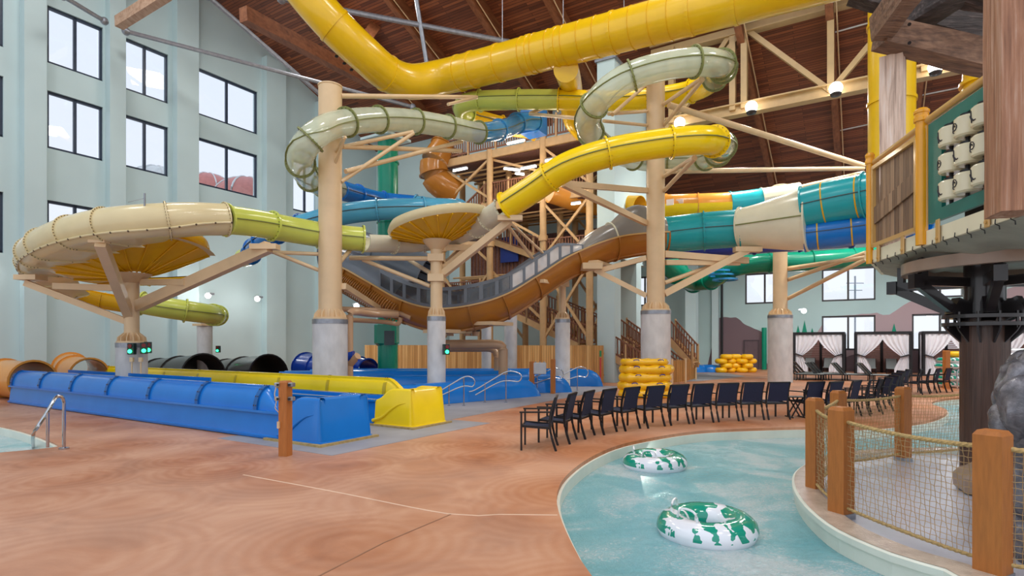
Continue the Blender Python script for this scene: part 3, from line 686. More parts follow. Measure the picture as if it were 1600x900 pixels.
MB().cyl(cF+ZV*4.0, cF+ZV*4.3, .25, 20, .6).build('bearing_cone', 'steel_tan', TF)
YC = 25.2; cC = V((879-800)/F*YC, YC, 0)
TC = column('short tan post on a slim concrete pier under the brown trough', cC, .66, 3.05, .3, 5.0, [])
MB().bar(P(844, 436, 23.8), P(886, 444, 25.2), .25, .25).build('bracket', 'steel_tan', TC)
for i, (px, Y, zt, d, lab) in enumerate([(798, 29.4, 3.75, .66, 'plain concrete pier under the valley of the windowed slide'), (320, 30.5, 2.95, .75, 'plain concrete pier under the end of the far lime tube'), (760, 29, 3.6, .5, 'plain concrete pier in the shade behind the tan pipes')]):
    c = V((px-800)/F*Y, Y, 0); t = thing('concrete_pier', c, lab, 'pier'); MB().cyl(c, c+ZV*zt, d/2, 24).build('shaft', 'concrete', t); MB().box(c+ZV*(zt+.06), (d*1.15, d*1.15, .12), BR).build('cap', 'steel_tan', t)
# ---------------------------------------------------------------- slide one: lime, yellow, clear, yellow, cream trough
def wslide(lab, loc): return thing('water_slide', loc, lab, 'water slide', 'water slides')
S1 = wslide('winding body slide of lime, yellow and clear tubes with gold saucers and a cream spiral', (0, 20, 0))
c1 = [P(*q) for q in [(835, 204, 29), (793, 198, 28.5), (757, 189, 28), (730, 181, 27.3), (722, 168, 26.6), (737, 159, 26), (795, 156, 25.5), (873, 156, 25), (960, 158, 24.7), (1030, 152, 24.3), (1088, 140, 23.5), (1117, 122, 22), (1131, 105, 19.8), (1118, 99, 18.3), (1085, 97, 17.8), (1030, 105, 17.8), (975, 124, 18), (935, 156, 18.6), (918, 192, 19.8), (938, 224, 21.6), (978, 244, 23), (1024, 252, 24), (1085, 250, 23.3), (1118, 242, 21.6), (1128, 229, 19.3), (1116, 221, 17.8), (1088, 219, 17.2), (1020, 226, 17.2), (950, 239, 17.2), (885, 261, 17.5), (835, 294, 18), (792, 322, 18.5)]]
tubeslide(S1, c1, .43, [(0, 'gold'), (3, 'lime'), (7, 'yellow'), (11, 'clear_green'), (25, 'yellow')], every=1.75)
def arc2(r, a0, a1, n, ox=0, oy=0): return [(ox+r*math.cos(math.radians(a0+(a1-a0)*i/n)), oy+r*math.sin(math.radians(a0+(a1-a0)*i/n))) for i in range(n+1)]
def trough_sec(r, a0, a1, t=.03, n=18):
    o = arc2(r, a0, a1, n); i = arc2(r-t, a1, a0, n)
    e = math.radians(a1); s_ = math.radians(a0); lip = .06
    return o+[( (r+lip)*math.cos(e), (r+lip)*math.sin(e)), ((r+lip)*math.cos(e)-.0, (r+lip)*math.sin(e)-.0)][:1]+i
def trough(root, ctrl, r, a0, a1, mat, every=1.6, name='trough', bolts=True, close_a=None):
    pts, idx = spline(ctrl); fr = frames(pts)
    cum = [0]
    for i in range(1, len(pts)): cum.append(cum[-1]+(pts[i]-pts[i-1]).length)
    n = max(1, round(cum[-1]/every)); ks = [min(range(len(pts)), key=lambda z: abs(cum[z]-cum[-1]*j/n)) for j in range(n+1)]
    for j in range(n):
        a, b = ks[j], ks[j+1]
        def sec(u, a=a, b=b):
            U = (a+(b-a)*u)/(len(pts)-1); A0 = a0(U) if callable(a0) else a0; A1 = a1(U) if callable(a1) else a1
            return arc2(r, A0, A1, 18)+arc2(r-.03, A1, A0, 18)
        p_ = MB().sweep(fr[a:b+1], sec).build(name, mat, root)
        U = a/(len(pts)-1); A0 = a0(U) if callable(a0) else a0; A1 = a1(U) if callable(a1) else a1
        sec2 = arc2(r+.055, A0, A1, 18)+arc2(r-.005, A1, A0, 18); p, t, x, y = fr[a]
        mb = MB()
        if bolts:
            for k in range(12):
                q = math.radians(A0+(A1-A0)*(k+.5)/12); c = p+(x*math.cos(q)+y*math.sin(q))*(r+.026); mb.cyl(c-t*.035, c+t*.035, .013, 6)
        MB().sweep([(p-t*.022, t, x, y), (p+t*.022, t, x, y)], lambda u: sec2, smooth=False).build('flange', mat, p_, extra=[(mb, 'bolt')])
    return pts, fr
cs = [P(792, 322, 18.5), P(770, 336, 19.4), P(742, 352, 20.5), P(705, 367, 21.4), P(662, 375, 21.6), P(625, 377, 21.2), P(595, 376, 20.6), P(567, 375, 20.0)]
trough(S1, cs, .43, -200, 20, 'ivory', 1.3)
# saucer
def saucer(root, c, z0, r0, r1, z1, a_from, a_to, mat, ribs=9, lipmat='cream', lip=(.5, .5), bend=1.0, tilt=0, tdir=90):
    mb = MB(); n = 48; rs = 8; vs = []
    def prof(k, a):
        f = k/rs; R = r0+(r1-r0)*f; fl = .5-.5*math.cos(2*PI*f)
        return R, z0+(z1-z0)*f**bend+tilt*(R/r1)*math.cos(a-math.radians(tdir))
    for off in (0, .035):
        for i in range(n+1):
            a = math.radians(a_from+(a_to-a_from)*i/n)
            for k in range(rs+1):
                R, z = prof(k, a); vs.append(V(c[0]+R*math.cos(a), c[1]+R*math.sin(a), z+off))
    m = (n+1)*(rs+1); f = []
    for o in (0, m):
        for i in range(n):
            for k in range(rs): q = o+i*(rs+1)+k; f.append((q, q+1, q+rs+2, q+rs+1))
    for i in range(n):
        for k in (0, rs): q = i*(rs+1)+k; f.append((q, q+rs+1, q+rs+1+m, q+m))
    mb.add(vs, f, True); sau = mb.build('saucer', mat, root)
    rb = MB()
    for j in range(ribs+1):
        a = math.radians(a_from+(a_to-a_from)*j/ribs); ln = []
        for k in range(rs+1):
            R, z = prof(k, a); ln.append(V(c[0]+R*math.cos(a), c[1]+R*math.sin(a), z-.025))
        rb.tube(ln, .028, 6)
    rb.build('saucer_rib', mat, sau)
    lp = MB(); L = []
    for i in range(n+1):
        a = math.radians(a_from+(a_to-a_from)*i/n); g = min(1, 4*min(i, n-i)/n)
        R, z = prof(rs, a); L.append((a, R, z, g))
    vs = []
    for a, R, z, g in L:
        for q, h in ((0, 0), (lip[0]*.3, lip[1]*.25*g), (lip[0]*.42, lip[1]*.6*g), (lip[0]*.3, lip[1]*g), (lip[0]*.3-.04, lip[1]*g), (lip[0]*.36, lip[1]*.6*g), (lip[0]*.22, lip[1]*.27*g), (-.02, .035)):
            vs.append(V(c[0]+(R+q)*math.cos(a), c[1]+(R+q)*math.sin(a), z+h))
    lp.add(vs, [(i*8+k, i*8+(k+1) % 8, (i+1)*8+(k+1) % 8, (i+1)*8+k) for i in range(n) for k in range(8)], True)
    lp.build('saucer_lip', lipmat, root)
saucer(S1, (cB.x+.1, cB.y+.1), 5.6, .3, 1.7, 6.08, -200, 30, 'gold', ribs=14, lipmat='cream', lip=(.24, .3), bend=1.0, tilt=.32, tdir=-12)
saucer(S1, (cB.x+.1, cB.y+.1), 5.6, .3, 1.7, 6.08, 30, 160, 'gold', ribs=8, lipmat='gold', lip=(.05, .02), bend=1, tilt=.32, tdir=-12)
c2 = [P(567, 374, 20), P(535, 371, 19.7), P(500, 366.5, 19.2), P(450, 358, 18.5), P(400, 349, 17.6), P(352, 343, 16.7)]
tubeslide(S1, c2, .42, [(0, 'lime')], every=1.75)
# cream ring: outward wall on the outside of the turn
ringpts = [P(352, 343, 16.7), P(300, 342, 16.1), P(235, 345, 15.6), P(165, 352, 15.6), P(105, 366, 16.1), P(66, 384, 17.0), P(50, 402, 18.4), P(62, 424, 20.0), P(98, 447, 21.3), P(112, 452, 21.6)]
def ringslide(root, ctrl, mat, every=1.5):
    pts, idx = spline(ctrl, .2); fr = frames(pts); n_ = len(pts)
    cum = [0]
    for i in range(1, n_): cum.append(cum[-1]+(pts[i]-pts[i-1]).length)
    n = round(cum[-1]/every); ks = [min(range(n_), key=lambda z: abs(cum[z]-cum[-1]*j/n)) for j in range(n+1)]
    # travelling leftwards along the near side: x (side) points away from the centre?
    def sec(U, k):
        p, t, x, y = fr[k]; out = V(p.x-cF.x, p.y-cF.y, 0); sg = 1 if out.dot(x) > 0 else -1
        g = max(0, min(1, U*6)); g = g*g*(3-2*g); a1 = 110+(200*(1-g))*0
        o = arc2(.46, 118+(1-g)*80, -100, 22)
        R = out.length; inner = [(-.08-.55*g, -.46+.02*g), (-.1-1.05*g, -.36+.0*g)]
        line = o+inner
        up = [(a*.94+(.0 if a > 0 else 0), b*.94+.02) for a, b in reversed(line)]
        if U > .93: pass
        return [(a*sg, b) for a, b in line+up]
    for j in range(n):
        a, b = ks[j], ks[j+1]; N = b-a
        mb = MB(); secs = [sec(k/(n_-1), k) for k in range(a, b+1)]; m = len(secs[0])
        vs = [fr[a+i][0]+fr[a+i][2]*q[0]+fr[a+i][3]*q[1] for i in range(N+1) for q in secs[i]]
        mb.add(vs, [(i*m+k, i*m+(k+1) % m, (i+1)*m+(k+1) % m, (i+1)*m+k) for i in range(N) for k in range(m)], True)
        p_ = mb.build('spiral_section', mat, root)
        p, t, x, y = fr[a]; S = sec(a/(n_-1), a); h = len(S)//2; ln = [p+x*q[0]+y*q[1] for q in S[:h]]
        fl = MB(); o2 = [p+x*q[0]*1.11+y*(q[1]*1.11 if abs(q[1]) > .2 else q[1]) for q in S[:h]]
        vs = []
        for d in (-.02, .02): vs += [q+t*d for q in ln]+[q+t*d for q in o2]
        f = [(i, i+1, h+i+1, h+i) for i in range(h-1)]+[(2*h+i, 2*h+i+1, 3*h+i+1, 3*h+i) for i in range(h-1)]+[(h+i, h+i+1, 3*h+i+1, 3*h+i) for i in range(h-1)]
        fl.add(vs, f)
        bm_ = MB()
        for i in range(0, h-1):
            c = (ln[i]+o2[i])/2; bm_.cyl(c-t*.032, c+t*.032, .014, 6)
        fl.build('flange', mat, p_, extra=[(bm_, 'bolt')])
        # lower long flange with bolts
        lw_ = MB(); B2 = MB()
        lw_.tube([fr[k][0]+fr[k][2]*sec(k/(n_-1), k)[16][0]*1.06+fr[k][3]*sec(k/(n_-1), k)[16][1]*1.06 for k in range(a, b+1)], .03, 6)
        for k in range(a, b, 2):
            S = sec(k/(n_-1), k); c = fr[k][0]+fr[k][2]*S[16][0]*1.1+fr[k][3]*S[16][1]*1.1; B2.sphere(c, .03, 6, 4)
        lw_.build('seam_flange', mat, p_, extra=[(B2, 'bolt')])
    return pts, fr
ringslide(S1, ringpts, 'cream')
saucer(S1, (cF.x, cF.y+.1), 4.25, .4, 2.25, 4.68, 70, 376, 'gold', ribs=15, lipmat='cream', lip=(.5, .06), bend=1.1, tilt=.6, tdir=-40)
saucer(S1, (cF.x+.1, cF.y+.1), 4.27, .4, 2.0, 4.9, -30, 34, 'gold', ribs=5, lipmat='gold', lip=(.35, .34), bend=1.2, tilt=.5, tdir=-40)
c3 = [P(98, 447, 21.3), P(125, 456, 21.9), P(160, 464, 22.3), P(195, 470, 22.6), P(222, 474, 22.8)]
trough(S1, c3, .47, -205, 10, 'gold', 1.2)
c4 = [P(222, 474, 22.8), P(255, 480, 23.0), P(300, 487, 23.5), P(328, 491, 24.5), P(338, 493, 26), P(340, 492, 28)]
tubeslide(S1, c4, .42, [(0, 'lime')], every=1.5)
rd = MB(); rd.cyl(P(226, 322, 15.3), P(226, 302, 15.3), .025, 8); rd.bar(P(226, 310, 15.3), P(200, 316, 15.5), .012); rd.build('mast', 'galv', S1)
# ---------------------------------------------------------------- slide two: blue and clear
S2 = wslide('body slide of clear green loops around the tall column turning into light blue tubes', (-2, 22, 0))
c5 = [P(*q) for q in [(835, 190, 27.5), (815, 190, 26.8), (785, 202, 25.5), (748, 207, 24.2), (700, 198, 22.8), (650, 190, 21.6), (600, 187, 20.3), (550, 190, 19), (512, 199, 18), (485, 218, 17.5), (470, 242, 18), (474, 267, 19.6), (495, 286, 21.4), (528, 296, 24), (590, 313, 26.5), (650, 320, 27), (702, 327, 26.2), (716, 329, 25), (700, 326, 24), (650, 326, 23.4), (590, 328, 23), (530, 336, 23), (470, 352, 23.4), (432, 364, 24.3), (402, 383, 26), (392, 398, 28)]]
tubeslide(S2, c5, .42, [(0, 'clear_blue'), (3, 'clear_green'), (13, 'blue'), (15, 'aqua'), (20, 'aqua'), (22, 'blue')], every=1.8)
MB().box(P(834, 190, 28), (1.0, .9, 1.3), BR).build('entry_box', 'blue', S2)
MB().cyl(P(381, 403, 28.6), P(392, 400, 28), .45, 24).build('end_collar', 'lime', S2)
# ---------------------------------------------------------------- yellow supply duct
DU = thing('air_duct', (0, 22, 12), 'huge ribbed yellow duct bending under the timber ceiling', 'duct')
sd = 20.3
dpts = [P(440, -60, 22), P(480, -8, 22.2), P(522, 40, 22.6), P(568, 84, 23.4), P(605, 115, 24.4), P(642, 128, 25.2), P(690, 121, 25.7)]+[PS(x, 122-.262*(x-690), sd) for x in (740, 800, 850, 900, 960, 1020, 1080, 1150, 1230, 1320)]
pts, idx = spline(dpts, .3); fr = frames(pts)
MB().sweep(fr, lambda u: arc2(.74, 0, 345, 23)).build('duct_pipe', 'duct', DU)
rb = MB()
for k in list(range(idx[6]+6, idx[7], 2))+list(range(idx[8]+2, idx[13], 2)):
    rb2 = ring(fr[k], .735, .025, .025, n=32); rb.add(rb2.v, rb2.f)
rb.build('spiral_seam', 'gold', DU)
for k in (idx[2], idx[4], idx[6]+3, idx[7], idx[8]-2, idx[8]+3, idx[9]+2, idx[11], idx[13], idx[14]):
    ring(fr[k], .74, .12, .03, n=32).build('joint_band', 'duct', DU)
g = MB(); p, t, x, y = fr[(idx[2]+idx[3])//2]
for k in range(idx[2]+2, idx[4]-3, 1):
    p, t, x, y = fr[k]; g.box(p-y*.62-x*.52, (.12, .12, .05), .5)
g.build('grille', 'dark_void', DU)
e0 = PS(885, 108, sd)
bp, _ = spline([e0+V(0, .2, .1), P(889, 122, 24.2), P(893, 142, 26.6), P(892, 165, 27.2), P(897, 188, 27.6), P(912, 206, 28)], .15)
MB().tube(bp, .5, 20).build('branch_pipe', 'duct', DU)
for px, py in ((880, 60), (975, 30), (785, 85)):
    p = PS(px, py, sd); MB().cyl(p, p+ZV*(roofz(sd)-p.z), .015, 5).build('hanger_rod', 'galv', DU)
VD = []
for i, (px, Y, r, z0) in enumerate([(1393, 14.5, .52, 5.1), (1532, 14.5, .5, 5.6)]):
    c = V((px-800)/F*Y, Y, z0); t = thing('vertical_duct', c, ['vertical yellow duct rising behind the weathered timber post', 'vertical yellow duct leaning up behind the teal game panel'][i], 'duct', 'vertical yellow ducts')
    MB().cyl(c, c+V(.6*i, 0, 12), r, 28).build('duct_pipe', 'duct', t)
    for k in range(6): MB().cyl(c+V(.6*i*k*2/12, 0, k*2+1), c+V(.6*i*(k*2+.08)/12, 0, k*2+1.08), r+.03, 28).build('joint_band', 'duct', t)
# ---------------------------------------------------------------- slide three: big raft slide, teal and cream into the windowed valley
S3 = wslide('big raft slide, teal and ivory tubes running into a brown and grey windowed valley', (5, 24, 0))
tp = [P(1440, 288, 19.5), P(1400, 296, 20.5), P(1352, 306, 21.3), P(1300, 316, 22), P(1256, 326, 22.6)]
tubeslide(S3, tp, .83, [(0, 'teal')], every=2.6, thick=.015, n=36)
st_ = MB(); pts, idx = spline(tp, .2); fr = frames(pts)
for k in range(6, len(fr)-2, 5):
    rb2 = ring(fr[k], .832, .05, .012, n=36); st_.add(rb2.v, rb2.f)
st_.build('yellow_stripe', 'gold', S3)
bp_ = [P(1440, 345, 20), P(1400, 350, 20.8), P(1352, 356, 21.6), P(1300, 363, 22.2), P(1258, 368, 22.7)]
tubeslide(S3, bp_, .6, [(0, 'blue')], every=2.8, n=32)
st_ = MB(); pts, idx = spline(bp_, .2); fr = frames(pts)
for k in range(6, len(fr)-2, 5):
    rb2 = ring(fr[k], .602, .05, .012, n=32); st_.add(rb2.v, rb2.f)
st_.build('yellow_stripe', 'gold', S3)
# ivory merging piece: tapered
a_, b_ = P(1262, 343, 22.6), P(1158, 357, 24.2); pts = [a_.lerp(b_, i/12) for i in range(13)]; fr = frames(pts)
def msec(u, k=1.0):
    g = u*u*(3-2*u); H_ = (1.2*(1-g)+.86*g)*k; W_ = (.95*(1-g)+.86*g)*k
    return [(W_*math.cos(2*PI*i/40), H_*math.sin(2*PI*i/40)) for i in range(40)]
mp = MB().sweep(fr, msec).build('merging_section', 'ivory', S3)
for k, u in ((0, 0), (12, 1)):
    p, t, x, y = fr[k]; o = [(q[0]*1.06, q[1]*1.06) for q in msec(u)]
    MB().sweep([(p-t*.03, t, x, y), (p+t*.03, t, x, y)], lambda u: o, smooth=False).build('flange', 'ivory', mp)
MB().sweep(fr, lambda u: [(-q[0], q[1]) for q in [(msec(u)[0][0]-.01, -.02), (msec(u)[0][0]+.04, -.02), (msec(u)[0][0]+.04, .02), (msec(u)[0][0]-.01, .02)]], smooth=False).build('seam_flange', 'seam', mp)
MB().sweep(fr, lambda u: [(msec(u)[0][0]-.01, -.02), (msec(u)[0][0]+.04, -.02), (msec(u)[0][0]+.04, .02), (msec(u)[0][0]-.01, .02)], smooth=False).build('seam_flange', 'seam', mp)
tubeslide(S3, [P(1158, 357, 24.2), P(1100, 361, 24.8), P(1036, 368, 25.2)], .8, [(0, 'teal')], every=2.0, n=36)
# valley
vc = [P(1036, 368, 25.2), P(1000, 370, 25.1), P(955, 376, 24.9), P(915, 388, 24.6), P(870, 408, 24.2), P(825, 437, 23.8), P(780, 465, 23.5), P(735, 480, 23.4), P(690, 484, 23.5), P(645, 472, 23.8), P(600, 447, 24.2), P(560, 424, 24.6), P(535, 414, 24.9)]
pts, idx = spline(vc, .2); fr = frames(pts); NV = len(pts)
def vwid(U):  # half width
    g = min(1, max(0, (U-.05)/.2)); return .8+.15*g
def half_lower(U):
    W_ = vwid(U); g = min(1, max(0, (U-.05)/.2))
    o = arc2(1, 0, -180, 20); o = [(x*W_, y*(.8+.12*g)) for x, y in o]; i = [(x*.93, y*.93) for x, y in reversed(o)]
    return o+i
segs = [0, idx[2], idx[4]-3, idx[5], idx[6], idx[7], idx[8], idx[9], idx[10], idx[11], NV-1]
for a, b in zip(segs[:-1], segs[1:]):
    p_ = MB().sweep(fr[a:b+1], lambda u, a=a, b=b: half_lower((a+(b-a)*u)/(NV-1))).build('brown_trough', 'brown', S3)
    p, t, x, y = fr[a]; L_ = half_lower(a/(NV-1)); h = len(L_)//2; o = [(q[0]*1.08, q[1]*1.1) for q in L_[:h]]+[(q[0], q[1]) for q in reversed(L_[:h])]
    MB().sweep([(p-t*.03, t, x, y), (p+t*.03, t, x, y)], lambda u: o, smooth=False).build('flange', 'brown', p_)
    for k in (-.35, 0, .35):  # long ribs beneath
        MB().sweep(fr[a:b+1], lambda u, a=a, b=b: [(k*.9-.03, -vwid((a+(b-a)*u)/(NV-1))*.98*math.sqrt(1-k*k)-.05), (k*.9+.03, -vwid((a+(b-a)*u)/(NV-1))*.98*math.sqrt(1-k*k)-.05), (k*.9+.03, -.6), (k*.9-.03, -.6)], smooth=False).build('rib', 'brown', p_)
lip = MB()
for sg in (-1, 1):
    lip.sweep(fr, lambda u: [(sg*(vwid(u)-.03), -.03), (sg*(vwid(u)+.09), -.03), (sg*(vwid(u)+.09), .03), (sg*(vwid(u)-.03), .03)], smooth=False)
lip.build('rim', 'rail_tan', S3)
# grey hood over the entry
def hood(u):
    g = min(1, max(0, (u-.35)/.65)); H_ = .8+.6*math.sin(min(1, u*1.9)*PI)*(1-g*.5)-.62*g*g
    A = arc2(1, 0, 180, 20)
    return [(x*.82, max(0, y)*H_) for x, y in A]+[(x*.79, max(0, y)*(H_-.03)-.001) for x, y in reversed(A)]
e_ = idx[4]-3
hd = MB().sweep(fr[0:idx[3]+4], hood).build('hood', 'graphite', S3)
p, t, x, y = fr[idx[2]]; u_ = idx[2]/(idx[3]+4); h_ = hood(u_)[:21]
MB().sweep([(p-t*.03, t, x, y), (p+t*.03, t, x, y)], lambda u: [(q[0]*1.05, q[1]*1.05) for q in h_]+[(q[0]*.97, q[1]*.97) for q in reversed(h_)], smooth=False).build('flange', 'ivory', hd)
# windowed sides
def side(fr_, k0, k1, sg, npan, mat, wall_h, wmap=None):
    W_ = vwid(.5); par = MB()
    def q(kf, h): 
        k = min(len(fr_)-2, int(kf)); f = kf-k; p = fr_[k][0].lerp(fr_[k+1][0], f); x = fr_[k][2]; U = kf/(len(fr_)-1)
        hh = wall_h*min(1, (kf-k0+2)/8); off = vwid(U)+.02+.05*math.sin(PI*h)
        return p+x*sg*off+ZV*(h*hh*1.05)*fr_[k][3].z**.3
    def patch(mb, ka, kb, ha, hb, th=.02):
        n = max(1, int((kb-ka)/1.5)); vs = []
        for i in range(n+1):
            kf = ka+(kb-ka)*i/n; x = fr_[min(len(fr_)-1, int(kf))][2]*sg
            for h in (ha, hb):
                c = q(kf, h); vs += [c-x*th, c+x*th]
        f = []
        for i in range(n):
            o = i*4; f += [(o, o+4, o+6, o+2), (o+1, o+3, o+7, o+5), (o, o+1, o+5, o+4), (o+2, o+6, o+7, o+3)]
        f += [(0, 2, 3, 1), (n*4, n*4+1, n*4+3, n*4+2)]
        mb.add(vs, f)
    L_ = (k1-k0)/npan
    patch(par, k0, k1, 0, .17, .03); patch(par, k0, k1, .83, 1, .03)
    for i in range(npan+1): patch(par, max(k0, k0+i*L_-.3), min(k1, k0+i*L_+.3), .17, .83, .035)
    fo = par.build('window_frame', mat, S3)
    for i in range(npan):
        mb = MB(); patch(mb, k0+i*L_+.27, k0+(i+1)*L_-.27, .15, .85, .008); mb.build('pane', 'tinted' if i > 5 else 'clear_white', fo)
fv = frames(pts)
side(fv, idx[3]+3, NV-14, -1, 15, 'slate', .8); side(fv, idx[3]+3, NV-14, 1, 15, 'slate', .8)
# dark covered upper piece at the left end of the valley
hb = fr[NV-17:]; 
def hood2(u): return [(x*.98, y*.78) for x, y in arc2(1, 0, 180, 20)]+[(x*.94, y*.74) for x, y in arc2(1, 180, 0, 20)]
MB().sweep(hb, hood2).build('hood', 'slate', S3)
up_ = [P(515, 392, 27.2), P(560, 398, 27), P(600, 410, 26.8), P(640, 424, 26.6), P(664, 434, 26.5)]
tubeslide(S3, up_, 1.12, [(0, 'slate')], every=2.4, n=36, seams=False, flt=.07, bolts=False)
pp, _ = spline(up_); f2 = frames(pp)
MB().sweep(f2[2:-1], lambda u: arc2(1.07, 0, 345, 23), cap=False).build('dark_lining', 'blackfib', S3)
wm = MB(); pe, te, xe, ye = f2[-1]
# ribbed conduit coils on the brown underside
cl = MB()
for k in range(idx[9]+1, idx[11]+4, 1):
    for f in (0, .5):
        p = fr[k][0].lerp(fr[k+1][0], f); t, x, y = fr[k][1:]; c = p-x*.55*1-y*.62+V(0, -.25, 0)
        cl.tube([c+(y*math.cos(a)*.42+x*math.sin(a)*.3) for a in [j*PI/7 for j in range(14)]], .022, 5, closed=True)
cl.build('coiled_rib', 'brown', S3)
for (x0, y0, Y) in ((843, 437, 23.9), (765, 500, 23.4), (700, 512, 23.4), (924, 408, 24.6)):
    p = P(x0, y0+6, Y); MB().box(p, (1.3, 1.6, .14), BR).build('saddle', 'steel_tan', S3)
# pipes under the valley, to the ground
pg = thing('pipework', (-3, 25, 0), 'tan plumbing pipes dropping from the valley slide behind the fence', 'pipes')
for px in (703, 731, 743): MB().cyl(P(px, 505, 24.6), P(px, 525, 24.6), .16, 12).build('pipe', 'tan_pipe', pg); MB().cyl(P(px, 514, 24.6), P(px, 518, 24.6), .2, 12).build('coupling', 'black', pg)
l_, _ = spline([P(697, 538, 24.4), P(740, 538, 24.4), P(775, 538, 24.4), P(785, 543, 24.4), P(786, 560, 24.4), P(786, 598, 24.4)], .15)
MB().tube(l_, .2, 14).build('pipe', 'tan_pipe', pg)
l_, _ = spline([P(697, 545, 26), P(745, 545, 26), P(768, 546, 26), P(776, 556, 26), P(776, 590, 26)], .15); MB().tube(l_, .14, 12).build('pipe', 'tan_pipe', pg)
pg2 = thing('pipework', (-8, 19.6, 0), 'tan pipe manifold with a blue valve beside the thick concrete pier', 'pipes')
l_, _ = spline([P(620, 492, 22), P(580, 490, 21), P(555, 487, 20), P(547, 490, 19.8), P(546, 510, 19.8), P(546, 588, 19.8)], .12); MB().tube(l_, .13, 12).build('pipe', 'tan_pipe', pg2)
l_, _ = spline([P(533, 483, 20.5), P(590, 485, 22), P(625, 490, 23), P(642, 497, 23)], .12); MB().tube(l_, .1, 10).build('pipe', 'tan_pipe', pg2)
l_, _ = spline([P(533, 499, 20.8), P(600, 503, 22), P(622, 506, 22), P(626, 496, 22)], .12); MB().tube(l_, .09, 10).build('pipe', 'tan_pipe', pg2)
l_, _ = spline([P(546, 570, 19.8), P(553, 562, 19.7), P(559, 556, 19.6)], .1); MB().tube(l_, .13, 12).build('branch_pipe', 'tan_pipe', pg2)
MB().cyl(P(540, 557, 19.8), P(553, 557, 19.8), .2, 14).build('valve', 'navy', pg2); MB().bar(P(553, 553, 19.6), P(563, 565, 19.6), .07).build('valve_handle', 'navy', pg2)
# ---------------------------------------------------------------- far slides
S4 = wslide('far raft slide with an orange windowed top, yellow belly and teal end', (8, 29, 0))
c6 = [P(862, 298, 30.5), P(905, 312, 31), P(960, 322, 31.5), P(1000, 324, 30.5), P(1040, 323, 29.4), P(1090, 322, 28.8), P(1140, 320, 28.6), P(1190, 314, 28.4), P(1250, 305, 28)]
pts, idx = spline(c6, .3); fr = frames(pts)
for (i0, i1, top, bot) in ((0, 2, 'orange', 'orange'), (2, 3, 'gold', 'gold'), (4, 5, 'orange', 'yellow'), (5, 6, 'orange', 'yellow'), (6, 7, 'teal', 'teal'), (7, 8, 'ivory', 'ivory')):
    a, b = idx[i0], idx[i1]
    t_ = MB().sweep(fr[a:b+1], lambda u: arc2(.62, 0, 180, 14)+arc2(.59, 180, 0, 14)).build('upper_shell', top, S4)
    MB().sweep(fr[a:b+1], lambda u: arc2(.66, 180, 360, 14)+arc2(.63, 360, 180, 14)).build('lower_shell', bot, S4)
    ring(fr[a], .62).build('flange', top, t_)
for px in (1047, 1062): MB().box(P(px, 316, 28.5), (.36, .05, .3), BR).build('pane', 'clear_white', S4)
S5 = wslide('green tube slide low behind the tan column with the ribbed glossy elbow', (9, 32, 0))
tubeslide(S5, [P(1400, 396, 30), P(1345, 402, 30.2), P(1260, 408, 30.5), P(1180, 412, 31), P(1140, 420, 32), P(1122, 432, 33), P(1104, 440, 34.5), P(1080, 441, 36)], .52, [(0, 'green')], every=2.2, seams=False, bolts=False)
tubeslide(S5, [P(1010, 380, 33), P(1040, 408, 33), P(1062, 430, 34), P(1084, 441, 36)], .62, [(0, 'green')], every=2.4, seams=False, bolts=False)
for (x, y) in ((1118, 424), (1124, 430), (1130, 437)): MB().lathe(P(x+3, y, 31.8), [(.6, -.05), (.7, -.05), (.7, .05), (.6, .05)], 24, True).build('clear_ring', 'clear_blue', S5)
S6 = wslide('navy blue tube just under the teal and ivory tubes', (8, 26, 0))
tubeslide(S6, [P(1330, 372, 26.5), P(1250, 378, 26.8), P(1170, 383, 27), P(1100, 388, 27.5), P(1036, 392, 28)], .42, [(0, 'navy')], every=2.4, seams=False, bolts=False)
S7 = thing('vertical_tube', P(606, 560, 28.5)*1.0, 'tall emerald vertical tube standing behind the fence', 'tube')
c = P(606, 300, 28.5); tz = P(606, 222, 28.5).z
S7.location = (c.x, c.y, 0); S7['_w'] = [c.x, c.y, 0, 0]
MB().cyl(V(c.x, c.y, 0), V(c.x, c.y, tz), .5, 28).build('tube_shell', 'green', S7)
for z in (2, 5, 8, 11): MB().cyl(V(c.x, c.y, z), V(c.x, c.y, z+.06), .56, 28).build('flange', 'green', S7)
MB().box((c.x-.05, c.y, P(606, 522, 28).z), (1.1, 1.1, 1.3), 0, .2).build('catch_box', 'green', S7); MB().box((c.x+.2, c.y-.57, P(606, 528, 28).z), (.5, .04, .7)).build('grate', 'seam_dark', S7)
MB().box((c.x-.1, c.y, tz+.1), (1.9, 1.6, .12), BR).build('lid', 'wall_paint', S7)
S8 = wslide('brown and grey funnel tube curling behind the left end of the stair tower', (-4, 33, 0))
tubeslide(S8, [P(694, 232, 35), P(678, 258, 34.6), P(684, 284, 34.6), P(712, 300, 35)], .85, [(0, 'brown')], every=2.4, seams=False, bolts=False)
S9 = wslide('dark blue open chute behind the tall column at mid height', (-7, 27, 0))
trough(S9, [P(500, 285, 27), P(535, 296, 27.5), P(580, 306, 28.5), P(640, 318, 30)], .5, -190, 10, 'navy', 2, bolts=False)
